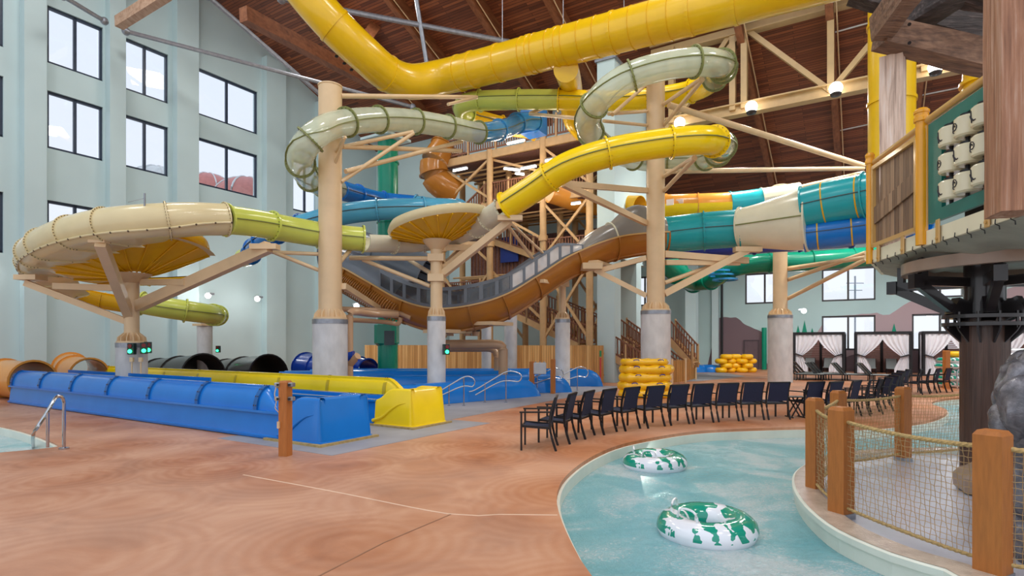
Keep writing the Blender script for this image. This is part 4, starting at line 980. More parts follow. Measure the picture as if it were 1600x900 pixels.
# ---------------------------------------------------------------- stair tower
TW = thing('stair_tower', B(-15, 28, 0), 'tall stair tower of tan steel frames, timber railings and lit decks behind the slides', 'stair tower', rz=BR)
def railing(pts, h=1.07, post=True, gap=.16):
    """timber guard along a polyline of deck level points"""
    mb = MB()
    for p, q in zip(pts[:-1], pts[1:]):
        L = (q-p).length; d = (q-p)/L; dh = V(d.x, d.y, 0).normalized()
        mb.bar(p+ZV*h, q+ZV*h, .11, .07); mb.bar(p+ZV*.12, q+ZV*.12, .06, .09)
        n = max(1, int(L/gap))
        for i in range(n): c = p+d*(L*(i+.5)/n); mb.bar(c+ZV*.1, c+ZV*(h-.02), .07, .05, up=dh)
    return mb
def posts(pts, h=1.25, gap=1.8):
    mb = MB()
    for p, q in zip(pts[:-1], pts[1:]):
        L = (q-p).length; n = max(1, round(L/gap))
        for i in range(n+1): c = p.lerp(q, i/n); mb.bar(c-ZV*.2, c+ZV*h, .09, .09, up=E1)
    return mb
def deck(a0, a1, s0, s1, z, sides='nswe'):
    d = MB().box(B((a0+a1)/2, (s0+s1)/2, z-.04), (a1-a0, s1-s0, .06), BR).build('deck_floor', 'tower_tan_shaded', TW)
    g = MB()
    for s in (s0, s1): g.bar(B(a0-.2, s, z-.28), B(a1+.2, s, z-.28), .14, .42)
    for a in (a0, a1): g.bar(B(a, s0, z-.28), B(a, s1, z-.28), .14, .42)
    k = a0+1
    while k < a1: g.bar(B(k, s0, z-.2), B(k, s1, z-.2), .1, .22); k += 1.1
    g.build('deck_beam', 'tower_tan_shaded', TW)
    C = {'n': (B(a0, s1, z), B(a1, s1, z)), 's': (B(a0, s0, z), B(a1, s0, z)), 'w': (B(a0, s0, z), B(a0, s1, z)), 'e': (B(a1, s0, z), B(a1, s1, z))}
    for k in sides: railing(list(C[k])).build('railing', 'rail_wood', TW, extra=[(posts(list(C[k])), 'tower_tan_shaded')])
def flight(a0, z0, a1, z1, s0, s1, wood='rail_wood', treads='galv'):
    p, q = B(a0, s0, z0), B(a1, s0, z1); n = max(3, int(abs(z1-z0)/.19)); tb = MB()
    for i in range(n):
        f = (i+.5)/n; c = B(a0+(a1-a0)*f, (s0+s1)/2, z0+(z1-z0)*f); tb.box(c, (abs(a1-a0)/n+.03, s1-s0, .05), BR)
    for s in (s0, s1): tb.bar(B(a0, s, z0-.12), B(a1, s, z1-.12), .08, .34)
    tb.build('stair_flight', 'tower_tan_shaded', TW)
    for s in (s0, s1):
        pl = [B(a0, s, z0), B(a1, s, z1)]; railing(pl, 1.0, gap=.2).build('railing', wood, TW, extra=[(posts(pl, 1.1, 1.6), 'tower_tan_shaded')])
def aat(px, s): return ab(PS(px, 500, s))[0]
ZT = 13.2; sx0, sx1 = 27.35, 31.4; aL, aM, aR = -21.9, aat(757, 27.35), -12.15
deck(aL, aR, sx0, sx1, ZT)
deck(aM, aR, sx0, sx1, 10.2, 'ns'); deck(aL, aM-2.6, sx0, sx1, 8.4, 'nsw')
flight(aM-2.7, 8.4, aM, 10.2, sx0, sx0+1.2)
flight(aM+.4, 13.0, aM+4.4, 10.3, 29.6, 30.8)
deck(aR-2.6, aR, sx0, sx1, 6.6, 'nse'); flight(aM-.6, 8.4, aR-2.6, 6.6, sx0+1.4, sx0+2.6)
deck(aL, aL+2.8, sx0, sx1, 4.6, 'nsw'); flight(aL+2.8, 4.6, aR-2.6, 6.6, sx0+2.7, sx0+3.9)
for s0, s1, off in ((27.7, 28.9, 0), (29.6, 30.8, 1.4)):
    pa, pb = aat(828, s0), aat(905, s0)
    flight(pa-.2+off, 3.4+off*.3, pb+off, 1.95+off*.3, s0, s1)
    deck(pb+off, pb+1.0+off, s0, s1, 1.95+off*.3, 's'); flight(pb+1.0+off, 1.95+off*.3, pb+4.2+off, .1, s0, s1)
    flight(pa-.2+off, 3.4+off*.3, aL+2.8, 4.6, s0, s1) if off == 0 else None
flight(aat(1046, 31), 2.3, aat(1082, 31), .9, 31, 32.2); 
for a in (aL, -18.4, -14.9, aR):
    for s in (sx0, 29.4, sx1):
        c = B(a, s); MB().cyl(c, c+ZV*(ZT+.2 if s > sx0 or a != -18.4 else ZT), .19, 12).build('tower_post', 'tower_tan_shaded', TW)
        MB().cyl(c+ZV*7.6, c+ZV*7.9, .26, 12).build('collar', 'tower_tan_shaded', TW)
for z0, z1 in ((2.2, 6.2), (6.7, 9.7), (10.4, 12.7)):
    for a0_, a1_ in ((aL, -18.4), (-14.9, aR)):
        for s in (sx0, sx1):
            MB().bar(B(a0_, s, z0), B(a1_, s, z1), .13, .13).build('cross_bracing', 'tower_tan_shaded', TW); MB().bar(B(a1_, s, z0), B(a0_, s, z1), .13, .13).build('cross_bracing', 'tower_tan_shaded', TW)
    MB().bar(B(aR, sx0, z0), B(aR, sx1, z1), .13, .13).build('cross_bracing', 'tower_tan_shaded', TW)
    MB().bar(B(-18.4, sx0+.2, z1), B(-14.9, sx0+.2, z0+1), .13, .13).build('cross_bracing', 'tower_tan_shaded', TW)
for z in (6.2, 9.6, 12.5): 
    for k in range(5): MB().cyl(B(-21.4, 27.8+k*.75, z-.2), B(-12.4, 28+k*.75, z-.2), .05+.03*(k % 2), 8).build('service_pipe', 'tower_tan_shaded', TW)
q0_, q1_ = PS(738, 372, 29.2), PS(828, 446, 29.2); z0_, z1_ = PS(780, 446, 29.2).z, PS(780, 372, 29.2).z; ac = (ab(q0_)[0]+ab(q1_)[0])/2; aw = ab(q1_)[0]-ab(q0_)[0]
MB().box(B(ac, 29.2, (z0_+z1_)/2), (aw, .1, z1_-z0_), BR).build('siding_backdrop', 'slat_brown', TW)
for i in range(16): pass
MB().box(B(-17, 31.6, 11.3), (9.6, .08, 3.0), BR).build('siding_backdrop', 'slat_brown', TW)  # dark sheet added behind the upper decks to darken the view through
MB().box(B(-16, 31.6, 7.6), (7, .08, 2.6), BR).build('siding_backdrop', 'slat_brown', TW)  # lower added sheet, a dark backdrop hiding the pale wall
sd_ = MB()
for i in range(17): sd_.box(B(ac-aw/2+i*aw/16.5, 29.12, (z0_+z1_)/2), (.06, .06, z1_-z0_), BR)
sd_.build('siding_batten', 'rail_wood', TW)
q = PS(796, 390, 28.9); MB().box(q, (1.25, .06, 1.5), BR).build('blue_mesh_curtain', 'blue_curtain', TW)
MB().box(B(-15.0, 29.4, 9.72), (5.2, 3.6, .05), BR).build('ceiling_panel', 'slat_brown', TW)
MB().box(B(-17, 29.4, 12.72), (9.4, 3.7, .05), BR).build('ceiling_panel', 'slat_brown', TW)
i = 0
for (px, py, Y, ln) in ((806, 222, 28.2, 1.0), (719, 265, 29.8, .9), (800, 265, 30, .9), (826, 262, 29.6, .9), (862, 250, 28, .7), (812, 272, 31, .5), (900, 318, 28.5, .5)):
    p = P(px, py, Y); t = thing('strip_light', p, ['white strip light under the top deck edge of the tower', 'white strip light at the left under the tower deck', 'short strip light slanting under the tower deck, left of two', 'strip light under the tower deck, right of two', 'strip light near the yellow tube bend', 'smallest strip light low under the tower deck', 'strip light behind the lower deck posts'][i], 'lamp', 'strip lights in the stair tower', rz=BR)
    d = E2 if i not in (2, 5) else (E2*.6+E1*.8)
    MB().cyl(p-d*ln/2, p+d*ln/2, .05, 8).build('tube', 'lamp', t); MB().bar(p-d*ln/2+ZV*.07, p+d*ln/2+ZV*.07, .16, .05).build('housing', 'galv', t); i += 1
    l = bpy.data.lights.new('strip', 'POINT'); l.energy = 60; l.shadow_soft_size = .3; l.color = (1, .86, .68)
    lo = bpy.data.objects.new('strip', l); COL.objects.link(lo); lo.location = p-ZV*.4-E1*.2
# ---------------------------------------------------------------- timber fence
FE = [(aat(570, 27.1), aat(672, 27.1)), (aat(672, 27.1), aat(800, 27.1)), (aat(800, 27.1), aat(943, 27.1))]
for i, (a0_, a1_) in enumerate(FE):
    t = thing('wooden_fence', B((a0_+a1_)/2, 27.1), ['cedar board fence panel left of the slim tan column', 'cedar board fence panel behind the tan pipes', 'cedar board fence panel ending at the pale blue column'][i], 'fence', 'cedar fence panels', rz=BR)
    mb = MB(); a = a0_
    while a < a1_-.02:
        w_ = min(.145, a1_-a); mb.box(B(a+w_/2, 27.1+random.uniform(-.006, .006), .96), (w_-.006, .03, 1.9), BR); a += w_
    mb.build('fence_boards', 'fence_wood', t); MB().box(B((a0_+a1_)/2, 27.14, 1.5), (a1_-a0_, .05, .1), BR).build('rail', 'fence_wood', t); MB().box(B((a0_+a1_)/2, 27.14, .4), (a1_-a0_, .05, .1), BR).build('rail', 'fence_wood', t)
p = P(938, 590, 28.6); t = thing('height_marker', V(p.x, p.y, 0), 'thin red height marker with a green top at the fence end', 'marker')
x = V(p.x, p.y-.05, 0); MB().box(x+ZV*.7, (.07, .04, 1.2)).build('board', plain('mk_red', srgb(214, 60, 70), .5), t); MB().box(x+ZV*1.5, (.09, .04, .3)).build('top_mark', plain('mk_grn', srgb(30, 150, 90), .5), t)
# ---------------------------------------------------------------- run out slides
def flume(lab, s0, s1, aS, aE, zside, zg, matb, matg, matend, near_guard, far_guard, endh=.92, endlen=1.25, guards=True):
    t = thing('runout_slide', B(aE, s0), lab, 'slide', 'slide run outs on the grey pads', rz=BR)
    w_ = s1-s0
    # body: trough section swept along a
    def bar_(a): return B(a, 0, 0)
    def sec_mesh(sec, a0, a1, n=1):
        mb = MB(); m = len(sec); vs = [B(a0+(a1-a0)*i/n, s, z) for i in range(n+1) for s, z in sec]
        mb.add(vs, [(i*m+k, i*m+(k+1) % m, (i+1)*m+(k+1) % m, (i+1)*m+k) for i in range(n) for k in range(m)]+[tuple(range(m-1, -1, -1)), tuple(range(n*m, n*m+m))]); return mb
    c = w_/2; R = c-.12; th = [PI+PI*i/14 for i in range(15)]
    sec = [(s0-.06, .01), (s0, zside)]+[(s0+c+R*math.cos(a), zside+ (zside-.12)*math.sin(a)) for a in th]+[(s1, zside), (s1+.06, .01)]
    nE = aE-endlen
    m = sec_mesh(sec, aS, nE, 1); m.build('trough', matb, t)
    m = sec_mesh([(s0-.075, zside-.02), (s0-.075, zside+.03), (s0+.1, zside+.03), (s0+.1, zside-.02)], aS, nE); m.build('side_flange', matb, t)
    m = sec_mesh([(s0-.09, .02), (s0-.1, .07), (s0-.05, .09), (s0-.05, .02)], aS, nE); m.build('base_flange', matb, t)
    def guard(sc_, sg, mat):
        h = zg-zside; e0 = nE-.1; st = [aS]+[e0-1.0+1.0*k/8 for k in range(9)]
        def hk(a): g = max(0, min(1, (e0-a)/.8)); return .12+.88*(g*g*(3-2*g))**.8
        def prof(a, d_=0, th=0):
            k_ = hk(a); return [(sc_+sg*(h*k_*.62)*(1-math.cos(q))-(1 if sg > 0 and near_guard and sc_ == s0 else -1)*d_*math.cos(q), zside+.02+(h*k_+d_)*math.sin(q)) for q in [k*PI/2/8 for k in range(9)]]
        def loft(sa, fo, fi):
            mb = MB(); vs = []
            for a in sa:
                L_ = fo(a)+fi(a)[::-1]; vs += [B(a, x, z) for x, z in L_]; m = len(L_)
            n = len(sa)-1; return mb.add(vs, [(i*m+k, i*m+(k+1) % m, (i+1)*m+(k+1) % m, (i+1)*m+k) for i in range(n) for k in range(m)]+[tuple(range(m-1, -1, -1)), tuple(range(n*m, n*m+m))])
        m_ = loft(st, lambda a: prof(a, .0), lambda a: prof(a, -.035)); m_.sm = [True]*len(m_.sm); g_ = m_.build('splash_guard', mat, t)
        loft(st, lambda a: [(prof(a)[-1][0]-.03, prof(a)[-1][1]-.02), (prof(a)[-1][0]-.03, prof(a)[-1][1]+.025)], lambda a: [(prof(a)[-1][0]+.12, prof(a)[-1][1]-.02), (prof(a)[-1][0]+.12, prof(a)[-1][1]+.025)]).build('rim', mat, g_)
        n = max(2, round((nE-.95-aS)/2.3))
        for k in range(n+1):
            a = aS+.07+(nE-.95-aS)*k/n; rm = loft([a-.06, a+.06], lambda q: prof(a, .04), lambda q: prof(a, -.05)); bo = MB(); oo = prof(a, .042)
            for j in (1, 3, 5, 7):
                for d in (-.035, .035): bo.sphere(B(a+d, oo[j][0], oo[j][1]), .016, 6, 4)
            if 'flange_'+mat not in M: M['flange_'+mat] = plain('flange_'+mat, dk(M[mat].node_tree.nodes['Color Ramp'].color_ramp.elements[0].color, .6), .3)
            rm.build('flange', 'flange_'+mat, g_, extra=[(bo, 'bolt')])
    if near_guard: guard(s0, 1, matg)
    if far_guard:
        guard(s1, .3, matg)
    # end tub: rounded hollow shell round three sides
    R_ = .17; path = []; ya, yb = s0-.06, s1+.06
    for k in range(9): path.append((nE+(aE-R_-nE)*k/8, ya, (0, -1)))
    for k in range(1, 7): q = -PI/2+PI/2*k/6; path.append((aE-R_+R_*math.cos(q), ya+R_+R_*math.sin(q), (math.cos(q), math.sin(q))))
    for k in range(1, 6): path.append((aE, ya+R_+(yb-ya-2*R_)*k/6, (1, 0)))
    for k in range(0, 7): q = PI/2*k/6; path.append((aE-R_+R_*math.cos(q), yb-R_+R_*math.sin(q), (math.cos(q), math.sin(q))))
    for k in range(1, 9): path.append((aE-R_-(aE-R_-nE)*k/8, yb, (0, 1)))
    vs = []
    for a, y, (na, ns) in path:
        f = min(1, (a-nE)/(endlen*.42)); zt = zside+.03+(endh-zside-.03)*f*f*(3-2*f)
        def pt(ins, z): g = z/endh; return B(a-na*(.2*g*abs(na)+ins), y-ns*(.07*g+ins), z)
        vs += [pt(-.03, .03), pt(-.03, .06), pt(0, .07), pt(0, zt-.06), pt(.02, zt-.015), pt(.05, zt), pt(.14, zt), pt(.18, zt-.03), pt(.2, .15)]
    K = 9; mb = MB(); mb.add(vs, [(i*K+k, i*K+k+1, (i+1)*K+k+1, (i+1)*K+k) for i in range(len(path)-1) for k in range(K-1)], True)
    for i0 in (0, (len(path)-1)*K): mb.add([vs[i0+k] for k in range(K)], [tuple(range(K))])
    mb.build('end_tub', matend, t); MB().box(B((nE+aE)/2-.1, (s0+s1)/2, .13), (endlen-.3, s1-s0-.3, .04), BR).build('tub_floor', matend, t)
    kb = MB(); kb.bar(B(aE+.05, s0-.1, .025), B(aE+.05, s1+.1, .025), .09, .05); kb.bar(B(nE-.4, s0-.12, .025), B(aE+.1, s0-.12, .025), .09, .05); kb.build('base_trim', 'rubber_trim', t)
    # moulded swoosh on the near side
    sw, _ = spline([B(nE-.05, s0-.06, .12), B(nE+.25, s0-.05, .22), B(nE+.5, s0-.035, .4), B(nE+.75, s0-.02, .54), B(nE+1.0, s0-.0, .6)], .08)
    MB().tube(sw, lambda k: .045*(1-.7*k/len(sw)), 8).build('moulded_rib', matend, t)
    return t
bl1 = flume('nearest blue run out slide with a ribbed splash wall ending in a tub', 7.5, 8.8, -24.6, -8.95, .56, 1.04, 'blue', 'blue', 'blue', True, False)
flume('second run out slide, blue trough with a yellow splash wall and yellow end tub', 10.15, 11.35, -27, -8.95, .6, 1.02, 'blue', 'yellow', 'yellow', False, True)
MB().bar(B(-24.6, 9.15, .8), B(-15.6, 9.15, .8), .05, .5).build('inner_wall', 'blue', bl1)
def lane(lab, p0, p1, wd, h):
    """near side runs from p0 to the rounded nose at p1; the lane lies behind that line"""
    p0 = V(*p0, 0); p1 = V(*p1, 0); u = (p1-p0).normalized(); w = V(-u.y, u.x, 0); L_ = (p1-p0).length; rz = math.atan2(u.y, u.x)
    Q = lambda a, s, z: p0+u*a+w*s+ZV*z
    t = thing('landing_lane', p1, lab, 'slide', 'low blue landing lanes', rz=rz); mb = MB()
    sec = [(0, .01), (.03, h*.5), (.1, h*.82), (.22, h), (.4, h*.96), (.52, h*.6), (wd-.52, h*.6), (wd-.4, h*.96), (wd-.22, h), (wd-.1, h*.82), (wd-.03, h*.5), (wd, .01)]; n = 12
    xs = [(0, 1), (L_-1.1, 1), (L_-.8, .99), (L_-.5, .93), (L_-.28, .78), (L_-.12, .55), (L_-.02, .22), (L_, .02)]; vs = []
    for a, k in xs:
        for s_, z in sec:
            zz = z*k if not (.5 < s_ < wd-.5 and a > L_-1.3) else max(z*k, h*.9*k); vs.append(Q(a, s_+(wd/2-s_)*.12*(1-k), zz))
    mb.add(vs, [(i*n+k, i*n+(k+1) % n, (i+1)*n+(k+1) % n, (i+1)*n+k) for i in range(len(xs)-1) for k in range(n)]+[tuple(range(n))], True); mb.build('trough', 'blue', t)
    MB().box(Q((L_-1.4)/2, wd/2, h*.7), (L_-1.4, wd-.9, .02), rz).build('shallow_water', 'clear_blue', t)
    for k in range(1, 4):
        a = L_*k/4; r_ = MB(); q = [(s_, z+.012) for s_, z in sec]; vs = [Q(a+d, s_, z) for d in (-.03, .03) for s_, z in q]; r_.add(vs, [(j, j+1, n+j+1, n+j) for j in range(n-1)]); r_.build('joint_rib', 'blue', t)
lane('nearest low blue landing lane, slanting in front of the slim concrete pier', (-4.0, 17.2), (1.15, 21.7), 1.1, .66)
lane('second low blue landing lane with its nose left of the brown post', (-9, 20.9), (2.5, 23.3), 1.5, .7)
lane('blue landing lane deep behind the slim pier, its nose hidden by another lane', (-10, 24.3), (1.2, 25.4), 1.3, .8)
lane('farthest low blue landing lane along the cedar fence', (-9.5, 26.6), (4.25, 26.5), 1.35, .8)
# handrails
def rail(lab, pts, r=.022, uprights=(), group='stainless handrails', plates=True):
    L, _ = spline(pts, .06); t = thing('handrail', V(pts[0].x, pts[0].y, 0), lab, 'handrail', group); MB().tube(L, r, 8).build('top_rail', 'chrome', t)
    for u in uprights: MB().cyl(u, V(u.x, u.y, 0), r*.95, 8).build('upright', 'chrome', t); MB().cyl(V(u.x, u.y, 0), V(u.x, u.y, .02), r*2.4, 10).build('foot_plate', 'chrome', t)
    return t
def steprail(lab, px0, px1, yb, yt, Y):
    # loop shaped rail: rises from lower left, flat top, curls back
    a = P(px0, yb, Y); k = (px1-px0)
    pts = [P(px0, yb, Y), P(px0+k*.12, yb-3, Y), P(px0+k*.55, yt+(yb-yt)*.25, Y), P(px0+k*.68, yt+2, Y), P(px0+k*.8, yt, Y), P(px0+k*.95, yt+3, Y), P(px1, yt+9, Y), P(px1-k*.06, yt+16, Y), P(px0+k*.75, yt+15, Y), P(px0+k*.55, yt+18, Y), P(px0+k*.12, yb+5, Y)]
    rail(lab, pts, .022, [P(px0+k*.3, (yt+yb)/2+2, Y), P(px0+k*.7, yt+2, Y)])
steprail('stainless handrail beside the slim concrete pier, nearest pair left one', 684, 742, 612, 588, 18.3)
steprail('stainless handrail in the middle of the landing lanes', 733, 815, 612, 580, 19.3)
steprail('stainless handrail behind the grey control box', 822, 880, 596, 575, 23.0)
steprail('stainless handrail nearest to the cedar fence end', 862, 919, 594, 573, 24.2)
hp = [G(52, 700, -.25), P(52, 679, 10.2), P(58, 668, 10.25), P(70, 650, 10.4), P(83, 628, 10.6), P(89, 620, 10.7), P(96, 620, 10.75), P(100, 628, 10.8), P(100, 640, 10.8), P(100, 699.5, 10.8)]
t = rail('stainless grab rail at the steps of the left pool', hp, .03, (), None)
MB().cyl(P(74.5, 645, 10.4), P(74.5, 699, 10.4), .026, 10).build('upright', 'chrome', t); q = P(100, 699.5, 10.8); MB().cyl(V(q.x, q.y, 0), V(q.x, q.y, .03), .085, 14).build('foot_plate', 'chrome', t)
# orange and brown tubes entering the run outs, dark tubes at the wall
def tub(lab, pts, r, mat, lining=None, name='tube_slide', cat='slide tube', fl=True):
    t = thing(name, pts[0], lab, cat, 'tube slides ending low by the walls'); P_, _ = spline(pts, .25); fr = frames(P_)
    MB().sweep(fr, lambda u: arc2(r, 0, 345, 23), cap=False).build('shell', mat, t); MB().sweep(fr, lambda u: arc2(r-.03, 0, 345, 23), cap=False).build('lining', lining or mat, t)
    for k in (0, len(fr)//2, len(fr)-1): ring(fr[k], r, .06, .06).build('flange', mat, t)
    return t
tub('orange brown tube joining the nearest blue run out at the left edge', [B(-30, 8.1, .75), B(-27, 8.12, .72), B(-24.7, 8.14, .7)], .68, 'orange')
tub('orange tube joining the yellow run out behind the blue wall', [B(-31, 11.6, .9), B(-29, 11.0, .8), B(-27, 10.75, .72)], .66, 'orange')
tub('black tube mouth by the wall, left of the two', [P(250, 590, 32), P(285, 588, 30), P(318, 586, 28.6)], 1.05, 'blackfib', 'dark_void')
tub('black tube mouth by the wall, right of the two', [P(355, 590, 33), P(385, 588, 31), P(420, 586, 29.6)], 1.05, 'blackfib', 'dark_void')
tub('dark blue tube feeding the landing lanes behind the thick pier', [P(478, 574, 30), P(500, 576, 29), P(524, 578, 28)], .75, 'navy')
tub('blue tube end beside the tan pipe with the valve', [P(548, 577, 29), P(562, 577, 28.6), P(574, 580, 28.2)], .6, 'navy')
# signal lights
def signal(px, py, Y, lab, rot=0):
    p = P(px, py, Y); t = thing('signal_light', p, lab, 'signal', 'red and green dispatch signals'); s_ = .14
    MB().box(p, (s_*1.5, .16, s_*2.6), rot, .01).build('housing', 'sign_box', t)
    d = V(-math.sin(rot)*-1*0-math.sin(-rot), -math.cos(rot), 0)*.09
    d = Matrix.Rotation(rot, 3, 'Z')@V(0, -.09, 0)
    MB().cyl(p+d+ZV*-.08, p+d*1.25-ZV*.08, .062, 14).build('green_lamp', 'green_led', t); MB().cyl(p+d+ZV*.09, p+d*1.25+ZV*.09, .062, 14).build('red_lamp', 'red_lens', t)
    MB().box(p-d*1.6, (.05, .18, .05), rot).build('bracket', 'galv', t)
YS = 18.25
signal(206, 545, YS, 'glowing green signal on the left face of the spiral pier'); signal(225, 544, 18.35, 'green signal at the left of the twin pair on the spiral pier', .5); signal(231, 543, 18.5, 'green signal at the right of the twin pair on the spiral pier', .7)
signal(341, 545.5, 31, 'small green signal on the wall behind the yellow run out'); signal(697, 546, 19.6, 'small green signal on the slim concrete pier', .5)
cb = thing('conduit', cF, 'thin tan conduits with boxes running up the spiral pier', 'conduit'); 
for px in (206, 220): MB().bar(P(px, 590, 18.3), P(px, 566, 18.3), .03).build('pipe', 'steel_tan', cb); MB().box(P(px, 562, 18.3), (.1, .08, .14)).build('junction_box', 'steel_tan', cb)
# wooden sensor post
pw = G(446, 712); t = thing('sensor_post', pw, 'square brown timber post with grey sensors beside the nearest blue slide', 'post')
def timber(mb, c, w_, h, rz, ch=.02):
    x = w_/2; z = h-ch*1.6; R = Matrix.Rotation(rz, 3, 'Z'); c = Vector(c)
    vs = [c+R@V(i*x, j*x, zz) for zz in (0, z) for i, j in ((-1, -1), (1, -1), (1, 1), (-1, 1))]+[c+R@V(i*(x-ch), j*(x-ch), h) for i, j in ((-1, -1), (1, -1), (1, 1), (-1, 1))]
    return mb.add(vs, [(3, 2, 1, 0), (8, 9, 10, 11)]+[(k*4+i, k*4+(i+1) % 4, k*4+4+(i+1) % 4, k*4+4+i) for k in (0, 1) for i in range(4)])
timber(MB(), pw, .165, 1.34, -.25).build('post', 'post_wood', t)
for z in (1.27, 1.02):
    for sx in (-1, 1):
        MB().box(pw+V(sx*.12, -.03, z), (.1, .1, .075), -.25, .01).build('sensor', 'galv', t); MB().cyl(pw+V(sx*.1, -.085, z), pw+V(sx*.1, -.1, z), .022, 10).build('lens', 'black', t)
wr, _ = spline([pw+V(-.14, -.06, 1.24), pw+V(-.16, -.08, 1.1), pw+V(-.13, -.08, .98), pw+V(-.15, -.08, .86), pw+V(-.1, -.05, .78)], .03); MB().tube(wr, .008, 5).build('cable', 'steel_tan', t)
MB().box(pw+V(-.085, -.06, .56), (.04, .08, .12), -.25).build('junction_box', 'steel_tan', t)
# posts at the lanes
for px, py, h, lab in ((831, 601, 1.3, 'brown timber post carrying the grey control box'), (864, 613, 1.38, 'brown timber post right of the grey control box'), (1085, 583, 1.4, 'brown timber post by the far gate')):
    c = G(px, py) if px > 1000 else V((px-800)/F*{831: 22.58, 864: 22.75}[px], {831: 22.58, 864: 22.75}[px], 0); t = thing('timber_post', c, lab, 'post'); timber(MB(), c, .15, h, BR).build('post', 'post_wood', t)
    if px == 831:
        MB().box(c+V(.24, .02, 1.02), (.66, .1, .46), 0, .02).build('control_box', 'plastic_grey', t)
        for k in range(4): MB().cyl(c+V(-.02+k*.17, .02, 1.25), c+V(-.02+k*.17, .02, 1.29), .03, 8).build('button', 'galv', t)
# gate beyond the rafts
t = thing('picket_gate', G(1068, 597), 'low cedar picket gate at the foot of the far stairs', 'gate', rz=BR)
for a, b in ((G(1050, 600), G(1070, 598)), (G(1073, 597), G(1086, 593))):
    mb = MB(); n = 7
    for i in range(n): c = a.lerp(b, (i+.5)/n); mb.box(c+ZV*.62, (.1, .03, 1.1), BR)
    mb.build('picket_panel', 'fence_wood', t)
for px, py in ((1050, 600), (1071, 598), (1087, 593)): MB().bar(G(px, py), G(px, py)+ZV*1.25, .1).build('gate_post', 'steel_tan', t)
t = thing('landing_lane', G(1100, 582), 'small blue slide ends far off left of the round yellow tube stack', 'slide')
for px, w_ in ((1085, 1.6), (1108, 1.5)):
    c = G(px, 581); MB().lathe(c, [(.9, 0), (.88, .3), (.75, .45), (.5, .5), (.3, .3), (0, .28)], 20).build('end_tub', 'blue', t)
# ---------------------------------------------------------------- island curb and play platform
isl_out = gpath([(1640, 945), (1560, 916), (1478, 889), (1394, 864), (1311, 828), (1269, 797), (1247, 770), (1241, 748), (1250, 732), (1280, 716), (1329, 705), (1420, 700), (1510, 699), (1640, 699)])
isl_out, _ = spline([V(5.6, 3.9, 0)]+isl_out[1:]+[V(12, 11.2, 0)], .2)
fr = frames(isl_out); inn = []
cxy = V(7.5, 7.5, 0)
for p, t, x, y in fr:
    d = x if (cxy-p).dot(x) > 0 else -x; inn.append(p+d*.3)
mb = MB(); n = len(isl_out); vs = []
for p, q in zip(isl_out, inn):
    d = (q-p).normalized()
    vs += [V(p.x, p.y, -1.2), V(p.x, p.y, -.09)-d*0, V(p.x, p.y, -.08)-d*.03, V(p.x, p.y, -.015)-d*.03, V(p.x, p.y, 0), V(q.x, q.y, 0), V(q.x, q.y, -.3)]
mb.add(vs, [(i*7+k, i*7+k+1, (i+1)*7+k+1, (i+1)*7+k) for i in range(n-1) for k in range(6)], False)
mb.build('wall_island_curb', 'pool_paint', kind='structure')
ft = MB(); ft.prism([(q.x, q.y) for q in inn]+[(12, 3.2)], -.16, -.07); ft.build('floor_island', 'grey_floor', kind='structure')
wetcap = MB(); wetcap.add([V(v.x, v.y, .004) for pr in zip(isl_out, inn) for v in pr], [(2*i, 2*i+1, 2*i+3, 2*i+2) for i in range(n-1)]); wetcap.build('trim_6', plain('curb_cap', srgb(196, 178, 160), .12, var=.18, scale=6, bump=.3), kind='structure')
# posts, ropes and net
PO = [('thinner front left post of the net fence at the curb bend', G(1273, 762), .165, 1.25, .35), ('second front post of the net fence, beside the bend', G(1314, 800), .2, 1.25, .45), ('largest front post of the net fence at the lower right', G(1551, 892), .215, 1.24, .5),
      ('back post of the net fence seen between the two left posts', V(5.3, 9.25, 0), .17, 1.24, .3), ('back right post of the net fence in front of the pool bend', V(6.9, 10.05, 0), .18, 1.24, .3), ('far back post of the net fence hidden by the dark trunk', V(8.6, 10.6, 0), .18, 1.24, .3), ('outer post of the net fence just beyond the right frame edge', V(5.85, 4.35, 0), .2, 1.24, .5)]
PP = []
for lab, c, w_, h, rz in PO:
    t = thing('fence_post', c, lab, 'post', 'brown posts of the net fence'); timber(MB(), c-ZV*.08, w_, h+.08, rz, .025).build('post', 'post_wood', t); MB().box(c-ZV*.05, (w_+.02, w_+.02, .1), rz).build('base_shoe', 'galv', t); PP.append(c)
def catenary(p, q, sag, n=20): return [p.lerp(q, i/n)-ZV*sag*4*(i/n)*(1-i/n) for i in range(n+1)]
def rope(p, q, sag, r, lab):
    t = thing('rope', p, lab, 'rope', 'ropes of the net fence'); L_ = catenary(p, q, sag, 30); fr = frames(L_)
    MB().tube(L_, r*.8, 8).build('core', 'rope', t); d = (q-p).length; st = MB(); N = int(d/.018)
    for s_ in range(3):
        pts = []
        for i in range(N+1):
            f = i/N; k = min(29, int(f*30)); g = f*30-k; P0 = fr[k][0].lerp(fr[k+1][0], g); a = f*d/.09*2*PI*.5+s_*2*PI/3; pts.append(P0+(fr[k][2]*math.cos(a)+fr[k][3]*math.sin(a))*r*.55)
        st.tube(pts, r*.5, 5)
    st.build('strand', 'rope', t)
